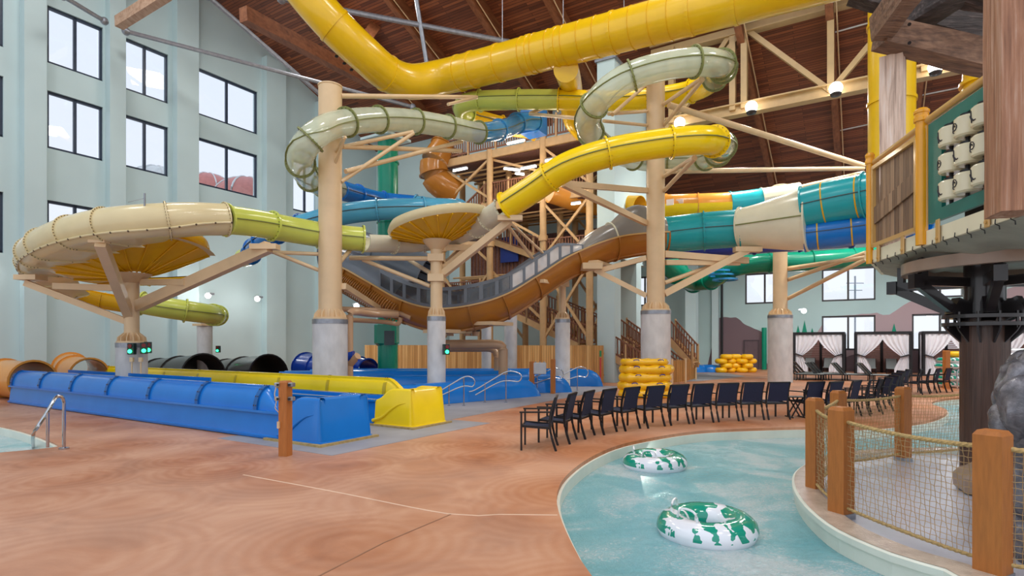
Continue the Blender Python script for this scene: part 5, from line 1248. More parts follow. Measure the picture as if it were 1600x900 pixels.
def net(p, q, z0, z1, lab, cell=.055, sag=.05):
    t = thing('net', p, lab, 'net', 'rope nets between the fence posts'); mb = MB(); L_ = (q-p).length; nu = int(L_/cell); nv = int((z1-z0)/cell)
    d = (q-p)/L_; nrm = d.cross(ZV)
    def pt(i, j):
        f = i/nu; top = z1-sag*4*f*(1-f); z = z0+(top-z0)*j/nv; w_ = .5*cell*(.25 if (i+j) % 2 else -.25); return p+d*(L_*f)+ZV*z+nrm*.01*math.sin(i*2.1+j)+ZV*w_*.5+d*w_*.4
    def line(ps, r=.0032):
        m = len(ps); vs = []
        for k in ps: vs += [k+ZV*r+nrm*0, k-ZV*r*.5+nrm*r, k-ZV*r*.5-nrm*r]
        mb.add(vs, [(i*3+k, i*3+(k+1) % 3, i*3+3+(k+1) % 3, i*3+3+k) for i in range(m-1) for k in range(3)])
    def vline(ps, r=.0032):
        m = len(ps); vs = []
        for k in ps: vs += [k+d*r, k-d*r*.5+nrm*r, k-d*r*.5-nrm*r]
        mb.add(vs, [(i*3+k, i*3+(k+1) % 3, i*3+3+(k+1) % 3, i*3+3+k) for i in range(m-1) for k in range(3)])
    for j in range(nv+1): line([pt(i, j) for i in range(nu+1)])
    for i in range(nu+1): vline([pt(i, j) for j in range(nv+1)])
    mb.build('mesh_panel', 'net', t, fix=False)
SP = [(1, 2, 'between the second front post and the large right post'), (0, 1, 'in the narrow gap between the two left posts'), (0, 3, 'from the front left post to the back left post'), (3, 4, 'along the back between the two back posts'), (4, 5, 'from the back right post towards the dark trunk'), (2, 6, 'right of the large front post')]
for a, b, w_ in SP:
    p, q = PP[a], PP[b]; d = (q-p).normalized(); p = p+d*.1; q = q-d*.1; sg = .03 if (a, b) != (1, 2) else .035
    rope(p+ZV*1.08, q+ZV*1.08, sg, .024, 'thick tan top rope '+w_); rope(p+ZV*.07, q+ZV*.07, .02, .02, 'tan bottom rope '+w_)
    net(p, q, .07, 1.08, 'tan square net '+w_, .055 if (a, b) != (0, 1) else .055, sg)
# dark steel trunk
tc = V(6.72, 8.1, -.08); TK = thing('platform_trunk', tc, 'dark wet steel trunk with radial arms carrying the play deck', 'column')
MB().cyl(tc, tc+ZV*2.5, .285, 36).build('trunk', 'dark_trunk', TK)
MB().cyl(tc+ZV*2.5, tc+ZV*3.3, .24, 28).build('upper_trunk', 'steel_dark', TK)
MB().cyl(tc+ZV*2.33, tc+ZV*2.38, .5, 28).build('flange_plate', 'steel_dark', TK); MB().cyl(tc+ZV*2.44, tc+ZV*2.49, .5, 28).build('flange_plate', 'steel_dark', TK)
for k in range(12):
    a = k*PI/6+.2; d = V(math.cos(a), math.sin(a), 0); g = MB(); s_ = d.cross(ZV)*.012
    q = [tc+d*.27+ZV*2.33, tc+d*.48+ZV*2.33, tc+d*.44+ZV*2.26, tc+d*.27+ZV*2.08]; g.add([v+s_ for v in q]+[v-s_ for v in q], [(0, 1, 2, 3), (7, 6, 5, 4), (0, 4, 5, 1), (1, 5, 6, 2), (2, 6, 7, 3), (3, 7, 4, 0)])
    g.cyl(tc+d*.44+ZV*2.3, tc+d*.44+ZV*2.53, .02, 6); g.build('gusset', 'steel_dark', TK)
for k, (a, L_) in enumerate([(178, .95), (238, 1.1), (298, 1.25), (0, 1.4), (60, 1.3), (120, 1.2)]):
    d = V(math.cos(math.radians(a)), math.sin(math.radians(a)), 0)
    m = MB().bar(tc+ZV*2.95+d*.2, tc+ZV*2.98+d*L_, .1, .13); m.bar(tc+ZV*2.55+d*.42, tc+ZV*2.95+d*(L_*.98), .1, .13); m.bar(tc+ZV*2.5+d*.2, tc+ZV*2.62+d*.45, .16, .25); m.box(tc+ZV*2.97+d*L_, (.14, .14, .2), math.radians(a)); m.box(tc+ZV*3.15+d*(L_*.9), (.09, .09, .4), math.radians(a)); m.build('arm', 'steel_dark', TK)
# fairing at the base
fb = MB(); fc = tc+V(.12, -.3, .03); N = 8
pr = [(.62, 0), (.64, .02), (.64, .2), (.46, .4), (.34, .44), (.26, .44)]
fb.lathe(fc, pr, 8); 
for i in range(len(fb.sm)): fb.sm[i] = False
fb.build('base_fairing', 'stone_pad', TK)
# deck of the platform
A_ = V(5.75, 9.1, 0); B_ = V(5.12, 5.7, 0); ZD = 3.47
poly = [(5.75, 9.1), (5.12, 5.7), (6.2, 4.6), (8.6, 4.4), (10, 6), (10, 9.5), (8.6, 10.8), (6.9, 10.6)]
DK = thing('play_deck', (7.3, 7.8, ZD), 'raised play deck with a cream edge, gold posts and a draped grey underside', 'play deck')
MB().prism([(x*.995+.03, y*.995+.03) for x, y in poly], ZD-.06, ZD).build('deck_floor', 'grey_floor', DK)
for i in range(len(poly)):
    a = V(*poly[i], 0); b = V(*poly[(i+1) % len(poly)], 0); MB().bar(a+ZV*(ZD-.09), b+ZV*(ZD-.09), .05, .19).build('fascia', 'fascia', DK)
ud = MB(); N = 16; R = 8; cx, cy = 7.3, 7.7; vs = []; ring_ = []
def onpoly(f):
    n = len(poly); k = int(f*n) % n; g = f*n-int(f*n); a = poly[k]; b = poly[(k+1) % n]; return a[0]+(b[0]-a[0])*g, a[1]+(b[1]-a[1])*g
N = 64
for j in range(R+1):
    for i in range(N):
        x, y = onpoly(i/N); f = j/R; X = x+(cx-x)*f; Y_ = y+(cy-y)*f
        vs.append(V(X, Y_, ZD-.18-.16*math.sin(min(1, f*2.2)*PI/2)-.035*math.sin(i*1.7)*math.sin(PI*min(1, f*2))-.03*noise.noise(V(X*2, Y_*2, 0))))
ud.add(vs, [(j*N+i, j*N+(i+1) % N, (j+1)*N+(i+1) % N, (j+1)*N+i) for j in range(R) for i in range(N)], True)
ud.build('draped_underside', 'underside', DK)
rb = MB(); rb.lathe(V(6.9, 7.9, ZD-.46), [(1.15, 0), (1.25, 0), (1.25, .16), (1.15, .16)], 28, True); rb.build('ring_beam', 'stone_pad', DK)
lc = MB()
for i in range(14):
    lc = MB(); p = A_.lerp(B_, (i+.5)/14)+ZV*(ZD-.185); lc.tube([p+V(-.04, 0, .04), p+V(-.045, 0, -.01), p+V(0, 0, -.03), p+V(.03, .03, -.06)], .006, 5); lc.build('lacing', 'black', DK)
def AB(t, z): return A_.lerp(B_, t)+ZV*z
off = V(-.03, .0, 0)
for t_, r, z0, z1 in ((0.01, .052, 3.27, 4.95), (.465, .07, 3.3, 5.02)):
    p = AB(t_, 0)+off*1.6; m = MB().cyl(p+ZV*z0, p+ZV*z1, r, 20); m.build('gold_post', 'gold_post', DK)
    MB().lathe(p+ZV*(z1-.06), [(r*1.02, -.04), (r*1.3, -.03), (r*1.3, .02), (r*1.15, .03), (r*1.15, .07), (r*1.3, .08), (r*1.3, .11), (r*.9, .14), (0, .15)], 20).build('post_collar', 'gold_post', DK)
MB().cyl(AB(.03, 4.87), AB(.45, 4.9), .045, 14).build('handrail', 'rail_tan', DK); MB().cyl(AB(.48, 4.92), AB(1.0, 4.92), .05, 14).build('handrail', 'rail_tan', DK)
# timber infill panel
d = (B_-A_).normalized(); rzAB = math.atan2(d.y, d.x); 
def panel(t0, t1, z0, z1, th, mat, name, parent=DK, o=0.0):
    p = AB((t0+t1)/2, (z0+z1)/2)+d.cross(ZV)*o; return MB().box(p, ((B_-A_).length*(t1-t0), th, z1-z0), rzAB).build(name, mat, parent)
ip = MB(); n = 8
for i in range(n): t0 = .05+(.42-.05)*i/n; p = AB(t0+.023, 4.15); ip.box(p, (.148, .035, 1.16), rzAB, .006)
ip.build('plank_panel', 'panel_wood', DK)
bb = MB(); p0 = AB(.05, 3.98)+d.cross(ZV)*.035; p1 = AB(.42, 4.4)+d.cross(ZV)*.035; bb.bar(AB(.05, 4.0)+d.cross(ZV)*.035, AB(.42, 4.2)+d.cross(ZV)*.035, .025, .26); bb.build('cross_plank', 'panel_wood', DK)
fm = MB(); of_ = -d.cross(ZV)*.03 if d.cross(ZV).x > 0 else d.cross(ZV)*.03
for z in (3.54, 4.76): fm.bar(AB(.045, z)+of_, AB(.425, z)+of_, .07, .06)
for t_ in (.045, .425): fm.bar(AB(t_, 3.52)+of_, AB(t_, 4.78)+of_, .07, .06, up=d)
fm.build('panel_frame', 'rail_tan', DK)
for t_ in (.1, .32, .58, .86):
    tb = MB(); p = AB(t_, 3.41); nn = d.cross(ZV); sg = -1 if nn.x > 0 else 1
    tb.box(p+nn*sg*.05, (.09, .02, .3), rzAB, .009); tb.cyl(p+nn*sg*.06-ZV*.09, p+nn*sg*.075-ZV*.09, .02, 8); tb.build('bracket_tab', 'rail_tan', DK)
# game panel with nine barrels
GM = thing('game_panel', AB(.7, 3.6), 'teal tic tac toe panel with nine cream barrels on the deck railing', 'play panel')
mb = MB()
t0, t1, o0, o1 = .5, .97, .59, .875; z0, z1, q0, q1 = 3.55, 4.84, 3.7, 4.68
for (ta, tb_, za, zb2) in ((t0, o0, z0, z1), (o1, t1, z0, z1), (o0, o1, z0, q0), (o0, o1, q1, z1)):
    mb.box(AB((ta+tb_)/2, (za+zb2)/2), ((B_-A_).length*(tb_-ta), .05, zb2-za), rzAB)
mb.build('panel_board', 'teal_panel', GM)
bk = d.cross(ZV)*(.32 if d.cross(ZV).x > 0 else -.32); MB().box(AB((o0+o1)/2, (q0+q1)/2)+bk, ((B_-A_).length*(o1-o0)+.3, .02, q1-q0+.2), rzAB).build('recess_shade_board', 'dark_void', GM)  # black board added to stand in for the dark recess behind the barrels
nn = d.cross(ZV); sg = -1 if nn.x > 0 else 1; out = nn*sg
cw = (B_-A_).length*(o1-o0)/3; chh = (q1-q0)/3
for i in range(3):
    c = AB(o0, 0)+d*(cw*(i+.5)); MB().cyl(c+ZV*q0, c+ZV*q1, .022, 8).build('axle', 'black', GM)
    for j in range(3):
        b = c+ZV*(q0+chh*(j+.5)); r = .132; h = .117
        bo = MB().lathe(b, [(0.03, -h), (r-.02, -h), (r, -h+.02), (r, h-.02), (r-.02, h), (.03, h)], 24).build('barrel', 'barrel', GM)
        MB().lathe(b, [(.05, h), (.075, h+.005), (.075, h+.035), (.04, h+.035)], 16).build('spacer', 'black', bo)
        an = math.atan2(out.y, out.x)-.1; mk = MB()
        def onc(u, z, rr=r+.004): a = an+u/r; return b+V(math.cos(a)*rr, math.sin(a)*rr, z)
        if (i+j) % 2 == 1:   # hand drawn cross
            pass
        if (i+j) % 2 == 0:
            mk.tube([onc(-.012+.02*k/6-.0, .07-.14*k/6) for k in range(7)], .006, 5); mk.tube([onc(-.06+.12*k/6, .03*math.cos(k*.7)-.005*k) for k in range(7)], .006, 5); mk.tube([onc(.0+.045*k/4, -.01-.045*k/4) for k in range(5)], .005, 5)
        else:
            mk.tube([onc((.018+.045*k/20)*math.cos(k*.55), (.018+.045*k/20)*math.sin(k*.55)) for k in range(21)], .006, 5)
        mk.build('painted_mark', 'ink', bo)
# weathered timber shelter on the deck
SH = thing('timber_shelter', (6.3, 7.4, ZD), 'weathered rough timber shelter frame on the play deck', 'shelter')
def rough(p, q, w_, h, mat, name, wob=.012, roll=0, n=14):
    p = Vector(p); q = Vector(q); t = (q-p).normalized(); up = ZV if abs(t.z) < .9 else V(1, 0, 0); x = t.cross(up).normalized(); y = x.cross(t)
    x, y = x*math.cos(roll)+y*math.sin(roll), y*math.cos(roll)-x*math.sin(roll); vs = []; K = 24
    sq = []
    for k in range(K):
        e_ = k*4//K; f = (k % (K//4))/(K/4); c = [(-1, -1), (1, -1), (1, 1), (-1, 1)]; a, b = c[e_], c[(e_+1) % 4]; sq.append(((a[0]+(b[0]-a[0])*f), (a[1]+(b[1]-a[1])*f)))
    for i in range(n+1):
        c = p.lerp(q, i/n)
        for k, (a, b) in enumerate(sq):
            g = 1+wob*8*noise.noise(V(k*.9+p.x*7, i*.22+q.y*3, p.z)); vs.append(c+x*(a*w_/2*g)+y*(b*h/2*g))
    mb = MB(); mb.add(vs, [(i*K+k, i*K+(k+1) % K, (i+1)*K+(k+1) % K, (i+1)*K+k) for i in range(n) for k in range(K)]+[tuple(range(K-1, -1, -1)), tuple(range(n*K, n*K+K))]); return mb.build(name, mat, SH)
lp = P(1395, 80, 8.8); rough(V(lp.x, lp.y, ZD), V(lp.x, lp.y, 6.42), .3, .3, 'weathered', 'post', roll=.75, wob=.01)
rp2 = V(5.06, 5.62, 0); rough(V(4.98, 5.62, 3.28), V(4.98, 5.62, 7.0), .4, .4, 'weathered_red', 'post', roll=.35, wob=.01)
rough(P(1376, 52, 8.55), P(1640, 116, 8.9), .32, .4, 'weathered_x', 'beam')
rough(P(1374, 46, 8.5), P(1462, -75, 7.2), .26, .4, 'weathered_x', 'rafter')
rough(P(1402, 42, 8.9), P(1530, -35, 8.2), .5, .34, 'weathered_dark', 'rafter')
rough(P(1452, 20, 9.4), P(1580, 58, 9.4), .3, .5, 'weathered_dark', 'purlin'); rough(P(1330, -8, 9), P(1400, 10, 8.8), .3, .2, 'weathered_dark', 'purlin')
rough(P(1490, -20, 8.4), P(1600, 4, 8.4), .3, .36, 'weathered_dark', 'purlin')
for px, py in ((1421, 38), (1421, 67)): MB().cyl(P(px, py, 8.38), P(px, py, 8.3), .025, 8).build('bolt', 'black', SH)
# artificial rock
RK = MB(); random.seed(3)
blobs0 = [(1576, 600, 5.9, .22), (1590, 575, 6.1, .2), (1562, 655, 5.7, .2), (1590, 640, 5.5, .26), (1608, 690, 5.5, .3), (1575, 700, 5.9, .22), (1572, 740, 5.8, .24), (1600, 770, 5.6, .33), (1582, 820, 5.7, .3), (1612, 850, 5.5, .35), (1625, 590, 5.8, .3), (1640, 650, 5.7, .35), (1640, 730, 5.8, .4), (1640, 810, 5.8, .4), (1555, 620, 6.2, .12)]
blobs = [(a+24, b, c, d) for a, b, c, d in blobs0]
rt = thing('artificial_rock', (5.3, 5.7, -.08), 'wet grey sculpted rock pile behind the net at the right edge', 'rock')
for i, (px, py, Y, r) in enumerate(blobs):
    c = P(px, py, Y); m = MB().sphere(c, r, 26, 18, (1, 1, 1.15)); sd_v = V(i*3.1, 0, 0)
    m.v = [v+(v-c).normalized()*(r*.55*(noise.noise(v*3.2+sd_v))+r*.3*abs(noise.noise(v*6+sd_v))) for v in m.v]
    m.build('boulder', 'rock', rt)
m = MB().cyl(V(5.75, 5.9, -.08), V(5.75, 5.9, 1.6), .55, 20, .3); m.build('boulder_base', 'rock', rt)
# ---------------------------------------------------------------- chairs
def make_chair():
    t = thing('patio_chair', (0, 0, 0), 'x', 'chair', 'navy sling patio chairs')   # faces +Y, origin under the seat centre
    fr_ = .016
    for sx in (-1, 1):
        x = sx*.275
        MB().bar(V(x, .25, 0), V(x, .25, .64), .03, .035, up=V(1, 0, 0)).build('leg', 'black', t)
        L_, _ = spline([V(x, -.34, 0), V(x, -.27, .22), V(x, -.235, .42), V(x, -.25, .64), V(x, -.33, .9)], .08)
        m = MB(); fr = frames(L_); m.sweep(fr, lambda u: [(-.014, -.02), (.014, -.02), (.014, .02), (-.014, .02)], smooth=False); m.build('leg', 'black', t)
        MB().bar(V(x, .28, .65), V(x, -.27, .66), .045, .025).build('armrest', 'black', t)
    f = MB().bar(V(-.27, .24, .41), V(.27, .24, .41), .03, .035); f.bar(V(-.27, -.22, .38), V(.27, -.22, .38), .03, .035)
    for sx in (-1, 1): f.bar(V(sx*.262, .25, .415), V(sx*.262, -.24, .385), .025, .04)
    f.build('seat_frame', 'black', t); MB().bar(V(-.275, -.332, .895), V(.275, -.332, .895), .03, .03).build('top_rail', 'black', t)
    m = MB(); vs = []
    for k in range(9):
        y = .24-.47*k/8; z = .425-.03*k/8-.02*math.sin(PI*k/8)
        for x in (-.25, .25): vs += [V(x, y, z), V(x, y, z-.008)]
    m.add(vs, [q for k in range(8) for q in ((k*4, k*4+2, k*4+6, k*4+4), (k*4+1, k*4+5, k*4+7, k*4+3))], True); m.build('seat', 'navy_sling', t)
    m = MB(); vs = []
    for k in range(9):
        f_ = k/8; z = .44+.44*f_; y = -.243-.09*f_**1.6-.015*math.sin(PI*f_)
        for x in (-.25, .25): vs += [V(x, y, z), V(x, y-.008, z)]
    m.add(vs, [q for k in range(8) for q in ((k*4, k*4+2, k*4+6, k*4+4), (k*4+1, k*4+5, k*4+7, k*4+3))]+[(0, 4, 5, 1)], True); m.build('backrest', 'navy_sling', t)
    return t
ch0 = make_chair(); KD = kmap()
for o in KD[ch0.name]: o.data.transform(Matrix.Scale(1.1, 4))
# px, py of the midpoint of the rear legs, heading of the chair (deg, 90 = away from camera, 180 = left)
CHS = [(870, 700.5, 172), (896, 690.5, 160), (922, 683.5, 153), (954, 677.5, 143), (989, 672, 135), (1026, 668, 126), (1063, 664, 119), (1100, 661.5, 112), (1139, 659, 107), (1178, 657, 102), (1218, 656, 98),
       (1276, 655, 112), (1308, 654.5, 120), (1340, 652, 130), (1361, 649, 145), (1377, 646, 155), (1390, 641, 165), (1398, 635, 172), (1403, 628, 176), (1409, 621, 170), (1420, 617, 160), (1440, 616, 150), (1454, 615, 140), (1467, 614, 132), (1484, 613, 125)]
ORD = ['first', 'second', 'third', 'fourth', 'fifth', 'sixth', 'seventh', 'eighth', 'ninth', 'tenth', 'eleventh']
BK = ['nearest and leftmost navy patio chair, its seat and both arms fully visible']+['navy patio chair, %s from the left along the river edge' % o for o in ORD[1:10]]+['navy patio chair just left of the small folding side table', 'navy patio chair just right of the small folding side table']+['navy patio chair, %s to the right of the small side table' % o for o in ORD[1:9]]+['navy patio chair, %s from the right in the far end group' % o for o in ORD[4:0:-1]]+['last navy patio chair at the right end, nearest the white tube stack']
for i, (px, py, hd_) in enumerate(CHS):
    a = math.radians(hd_); c = G(px, py); d_ = V(math.cos(a), math.sin(a), 0); o = ch0 if i == 0 else copy_tree(ch0, KD)
    o.location = c+d_*.37; o.rotation_euler = (0, 0, a-PI/2); o['label'] = BK[i]
# side table
c = G(1243, 652); t = thing('side_table', c, 'small black folding side table between two navy chairs', 'table')
MB().box(c+ZV*.56, (.5, .42, .02), 0, .008).build('table_top', 'black', t)
for s_ in (-1, 1):
    MB().bar(c+V(-.16, s_*.12, .03), c+V(.14, s_*.12, .55), .03).build('leg', 'black', t); MB().bar(c+V(.16, s_*.12, .03), c+V(-.14, s_*.12, .55), .03).build('leg', 'black', t)
    MB().bar(c+V(s_*.17, -.22, .015), c+V(s_*.17, .22, .015), .035, .03).build('foot', 'black', t)
# ---------------------------------------------------------------- inner tubes on the water
def ringtube(t, c, R, r, mat, tilt=(0, 0), n=40, m=14, seg=True):
    mb = MB(); Rm = Matrix.Rotation(tilt[0], 3, 'X')@Matrix.Rotation(tilt[1], 3, 'Y'); vs = []
    for i in range(n):
        a = 2*PI*i/n
        for j in range(m):
            b = 2*PI*j/m; rr = r*(1-(.02 if (i % 4 == 0 and seg) else 0)); vs.append(Vector(c)+Rm@V((R+rr*math.cos(b))*math.cos(a), (R+rr*math.cos(b))*math.sin(a), rr*(1.0 if mat == 'raft_yellow' else .86)*math.sin(b)))
    mb.add(vs, [(i*m+j, (i+1) % n*m+j, (i+1) % n*m+(j+1) % m, i*m+(j+1) % m) for i in range(n) for j in range(m)], True); return mb.build('ring', mat, t, loc=None)
def poolring(c, lab, rot, R=.38, r=.2):
    t = thing('inner_tube', c, lab, 'inner tube', 'green and white inner tubes', rz=rot); ringtube(t, c, R, r, 'tube_print', (.03, -.03))
    for a in (2.3, 3.5):
        e_ = V(math.cos(a+rot), math.sin(a+rot), 0); s_ = V(-e_.y, e_.x, 0); b = Vector(c)+e_*R
        L_, _ = spline([b-s_*.13+ZV*.155, b-s_*.11+ZV*.24, b-s_*.05+ZV*.27, b+s_*.05+ZV*.27, b+s_*.11+ZV*.24, b+s_*.13+ZV*.155], .03); MB().tube(L_, .014, 8).build('handle', 'white_plastic', t)
    return t
poolring(PZ(1104, 823, -.17), 'nearer inner tube with green print floating on the river', .3)
poolring(PZ(1023, 722, -.17), 'farther inner tube with green print floating near the river wall', .7)
l = bpy.data.lights.new('pool_light', 'SPOT'); l.energy = 60; l.spot_size = 2.4; l.color = (.9, 1, 1); lo = bpy.data.objects.new('pool_light', l); COL.objects.link(lo)
# ---------------------------------------------------------------- stacks of rafts and tubes
def raft(c, rz, lab, L=1.0, W=.5, r=.15, grp='yellow double rafts in the stack', mat='raft_yellow'):
    t = thing('raft', c, lab, 'raft', grp, rz=rz); Rz = Matrix.Rotation(rz, 3, 'Z'); pts = []; N = 56
    for i in range(N):
        a = 2*PI*i/N; x = L*math.cos(a)*(1 if True else 1); y = W*math.sin(a)*(1+.12*math.cos(2*a)); pts.append(c+Rz@V(x-0, y, 0))
    MB().tube(pts, lambda k: r*(1+.12*math.cos(k*2*PI*10/N)), 12, closed=True).build('ring', mat, t)
    m = MB(); m.tube([c+Rz@V(0, y, 0) for y in [-.45+.9*k/8 for k in range(9)]], r*.9, 12); m.build('middle_roll', mat, t)
    fl = MB().box(c-ZV*.04, (L*1.7, W*1.5, .04), rz).build('floor_panel', mat, t)
    for s_ in (-1, 1):
        b = c+Rz@V(s_*.45, -W-.02, r*.55); MB().tube([b+Rz@V(-.1, -.08, 0), b+Rz@V(-.06, -.13, .03), b+Rz@V(.06, -.13, .03), b+Rz@V(.1, -.08, 0)], .018, 6).build('handle', 'navy', t)
    return t
rc = V((1007-800)/F*21.3, 21.2, 0); hh = [.15, .45, .75, 1.05, 1.32]
for i, z in enumerate(hh):
    raft(rc+V([0, -.02, .01, .05, -.03][i], 0, z), .05*[1, -1, 2, -1, 1][i], ['bottom yellow raft of the big stack', 'yellow raft, second from the bottom of the big stack', 'middle yellow raft of the big stack', 'yellow raft, second from the top of the big stack', 'thin top yellow raft of the big stack with black valves'][i], .84 if i < 4 else .78, .45, .168 if i < 4 else .12)
def donut(c, lab, mat='raft_yellow', R=.24, r=.185, grp='round yellow tubes in the far stack', rx=0):
    t = thing('round_tube', c, lab, 'inner tube', grp); ringtube(t, c, R, r, mat, (rx, 0), 24, 10, False); return t
bc = G(1151, 582)
for k in range(4):
    for j in range(4 if k % 2 == 0 else 3):
        x = (j-1.5+.5*(k % 2))*.72; donut(bc+V(x, .25*(j % 2), .17+k*.31), 'round yellow tube, %s row up, %s from the left in the far stack' % (['bottom', 'second', 'third', 'top'][k], ['first', 'second', 'third', 'last'][j] if True else ''))
# white tubes stack with a post at the right
wc = V((1493-800)/F*26, 26, 0)
for k in range(5): donut(wc+V(.05*(-1)**k, 0, .17+k*.27), 'white and green tube, %s of the stack left of the dark trunk' % ['lowest', 'second from the bottom', 'middle one', 'fourth one up', 'topmost white one'][k], 'tube_print', .62, .14, 'white tubes left of the trunk')
donut(wc+V(.35, 0, .17+5*.27), 'single yellow tube lying on top of the white tube stack', 'raft_yellow', .55, .14, 'yellow tube on the white stack')
for k, (px, py) in enumerate([(1596, 563), (1600, 556), (1604, 549)]): donut(P(px, py, 20), 'white and green tube at the right edge behind the rock, %s' % ['lowest', 'middle', 'top'][k], 'tube_print', .42, .13, 'tubes behind the rock')
rt_ = thing('tube_rack', V(wc.x-.9, 25.4, 0), 'steel rail and timber post in front of the white tube stack', 'rack')
timber(MB(), V(wc.x-.95, 25.3, 0), .2, 1.7, 0).build('post', 'post_wood', rt_)
L_, _ = spline([V(wc.x-.7, 25, 0), V(wc.x-.7, 25, .75), V(wc.x-.5, 25, .95), V(wc.x+.5, 25, 1.0), V(wc.x+.9, 25, .8), V(wc.x+.9, 25, 0)], .12); MB().tube(L_, .03, 8).build('rail', 'chrome', rt_)
cr = thing('tube_rack', V(14, 20, 0), 'dark crate under the tubes behind the rock at the right edge', 'rack'); q = P(1604, 575, 20); MB().box(V(q.x, q.y, (q.z-.1)/2), (1.3, .9, q.z-.1)).build('crate', 'steel_dark', cr)
# ---------------------------------------------------------------- cabanas
def lounger(c, rz, lab, grp, sc_=1):
    t = thing('lounge_chair', c, lab, 'lounge chair', grp, rz=rz); Rz = Matrix.Rotation(rz, 3, 'Z'); T = lambda x, y, z: Vector(c)+Rz@V(x, y, z)
    m = MB()
    for s_ in (-1, 1): m.bar(T(s_*.32, -1.1, .32), T(s_*.32, .35, .34), .03, .05); m.bar(T(s_*.32, .35, .34), T(s_*.32, .85, .95), .03, .05)
    m.build('frame', 'black', t); f = MB(); f.add([T(-.3, -1.08, .35), T(.3, -1.08, .35), T(.3, .35, .36), T(-.3, .35, .36), T(-.3, -1.08, .34), T(.3, -1.08, .34), T(.3, .35, .35), T(-.3, .35, .35)], [(0, 1, 2, 3), (4, 7, 6, 5)]); f.build('seat', 'grey_sling', t)
    b = MB(); b.add([T(-.3, .36, .37), T(.3, .36, .37), T(.3, .84, .97), T(-.3, .84, .97), T(-.3, .38, .36), T(.3, .38, .36), T(.3, .86, .96), T(-.3, .86, .96)], [(0, 1, 2, 3), (4, 7, 6, 5)]); b.build('backrest', 'grey_sling', t)
    for sx in (-1, 1):
        for y in (-1.0, .3): MB().bar(T(sx*.31, y, 0), T(sx*.31, y, .33), .035).build('leg', 'black', t)
    return t
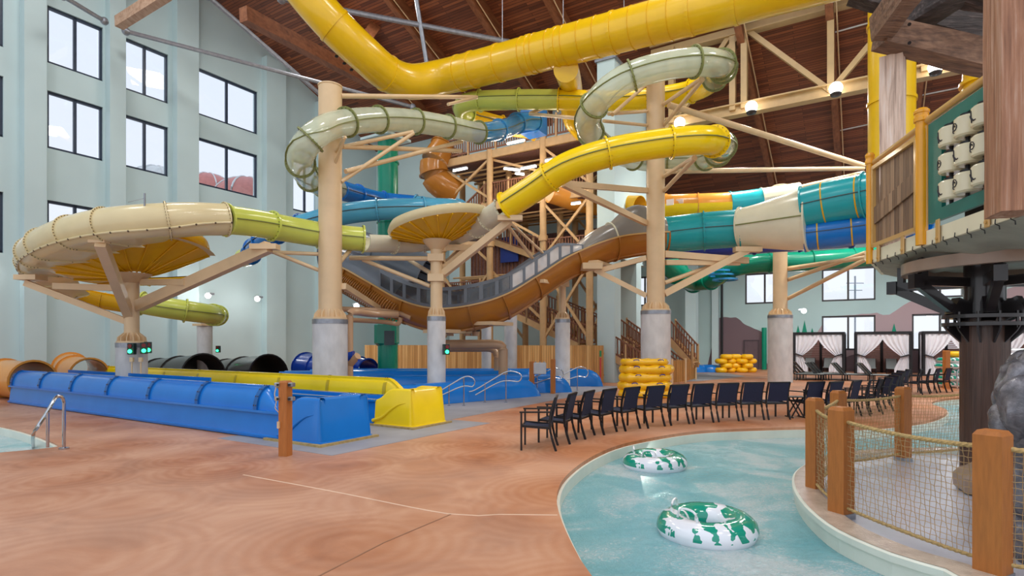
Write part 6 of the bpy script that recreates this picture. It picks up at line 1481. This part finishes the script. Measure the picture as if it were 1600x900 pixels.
def cabana(px0, px1, k):
    nm = ['first cabana from the left', 'second cabana from the left', 'third cabana, partly behind the dark trunk', 'fourth cabana at the right edge'][k]
    s0 = 44.6; a0_ = aat(px0, s0); a1_ = aat(px1, s0); D = 2.6; Hc = 2.72; c = B((a0_+a1_)/2, s0)
    t = thing('cabana', c, 'black framed white curtained '+nm, 'cabana', 'white curtained cabanas', rz=BR)
    for a in (a0_, a1_):
        for s in (s0, s0+D): MB().bar(B(a, s, 0), B(a, s, Hc), .14).build('post', 'black', t)
    m = MB()
    for s in (s0, s0+D): m.bar(B(a0_-.07, s, Hc), B(a1_+.07, s, Hc), .14, .16)
    for a in (a0_, a1_): m.bar(B(a, s0, Hc), B(a, s0+D, Hc), .14, .16)
    m.build('top_frame', 'black', t)
    m = MB()
    for i in range(20): m.bar(B(a0_, s0+D, .15+i*.125), B(a1_, s0+D, .15+i*.125), .03, .09)
    m.build('slat_back', 'slat_brown', t); MB().bar(B((a0_+a1_)/2, s0+D-.1, 0), B((a0_+a1_)/2, s0+D-.1, Hc), .12).build('centre_post', 'black', t)
    W_ = a1_-a0_
    for sd_ in (0, 1):
        m = MB(); nu, nv = 26, 16; vs = []
        for j in range(nv+1):
            z = Hc-.1-(Hc-.15)*j/nv; f = j/nv; tz = .56
            wd = .5*(1-(f/tz)**1.7)+.14*(f/tz)**1.7 if f < tz else .14+.12*min(1, (f-tz)/.3)
            for i in range(nu+1):
                g = i/nu; a = (a0_+.09+wd*W_*g) if sd_ == 0 else (a1_-.09-wd*W_*g); vs.append(B(a, s0+.05+.05*math.sin(g*nu*1.15), z))
        q = len(vs); f_ = [(j*(nu+1)+i, j*(nu+1)+i+1, (j+1)*(nu+1)+i+1, (j+1)*(nu+1)+i) for j in range(nv) for i in range(nu)]
        m.add(vs, f_, True); cu = m.build('curtain', 'white_cloth', t)
        zt = Hc-.1-(Hc-.15)*.56; a = a0_ if sd_ == 0 else a1_; s_ = 1 if sd_ == 0 else -1
        MB().bar(B(a, s0-.04, zt+.14), B(a+s_*.55, s0-.04, zt-.05), .16, .07).build('tie_back', 'black', cu)
        m = MB(); m.bar(B(a-s_*-.0, s0+.25, Hc/2), B(a, s0+D-.3, Hc/2), .03, Hc-.2) if sd_ == 1 else m.bar(B(a-.02, s0+1.6, Hc/2), B(a-.02, s0+D-.2, Hc/2), .03, Hc-.2); m.build('side_curtain', 'white_cloth', t)
    for q_, g in enumerate((.28, .68)):
        lounger(B(a0_+W_*g, s0+1.4), BR, 'grey sling lounge chair, %s one inside the %s' % (['left', 'right'][q_], nm), 'lounge chairs inside the cabanas')
for k, (x0, x1) in enumerate([(1241, 1318), (1337, 1423), (1443, 1531), (1561, 1650)]): cabana(x0, x1, k)
# groups of lounge chairs in front of the cabanas
wds = ['first', 'second', 'third', 'fourth']
for g, (px, py, n) in enumerate([(1252, 594, 4), (1286, 594, 3), (1328, 595, 2), (1369, 596, 2)]):
    for i in range(n):
        c = G(px, py)+E1*(i*.72)+E2*(i*.1)
        lounger(c, BR+PI*.5+.25, '%s lounge chair of the %s group in front of the cabanas' % ((wds+['fifth'])[i], wds[g]), 'lounge chairs in front of the cabanas')
# paper trees painted on the wall are flat shapes
for px, y0, y1 in ((1247, 540, 508), (1257, 540, 500), (1269, 540, 512), (1397, 540, 505)):
    a = PS(px, y0, SF-.03); h = PS(px, y1, SF-.03).z; w_ = .35
    t = MB(); b0 = a-E2*w_; b1 = a+E2*w_; tp = V(a.x, a.y, h); t.add([b0, b1, tp, b0+E1*.01, b1+E1*.01, tp+E1*.01], [(0, 1, 2), (5, 4, 3), (0, 3, 4, 1), (1, 4, 5, 2), (2, 5, 3, 0)])
    t.build('painted_tree', 'green', label='green painted conifer on the mural wall, at the %s' % {1247: 'left of the first cabana top', 1257: 'taller one above the first cabana', 1269: 'middle above the first cabana', 1397: 'second cabana top'}[px], cat='mural')
c = PS(1194, 580, SF-.4); t = thing('downpipe', V(c.x, c.y, 0), 'green vertical pipe by the purple mural wall', 'pipe'); MB().cyl(V(c.x, c.y, 0), V(c.x, c.y, PS(1192, 512, SF-.4).z), .18, 14).build('pipe', 'green', t)
c = PS(1128, 500, SF-.2); t = thing('downpipe', V(c.x, c.y, 0), 'thin dark vertical pipe on the purple mural wall', 'pipe'); MB().cyl(V(c.x, c.y, 0), V(c.x, c.y, 9.5), .09, 10).build('pipe', 'black', t)
# pool light in the river wall under the farther tube
p = PZ(1012, 733, -.5); lo.location = p+V(.1, .35, 0); lo.rotation_euler = (math.radians(80), 0, math.radians(0))
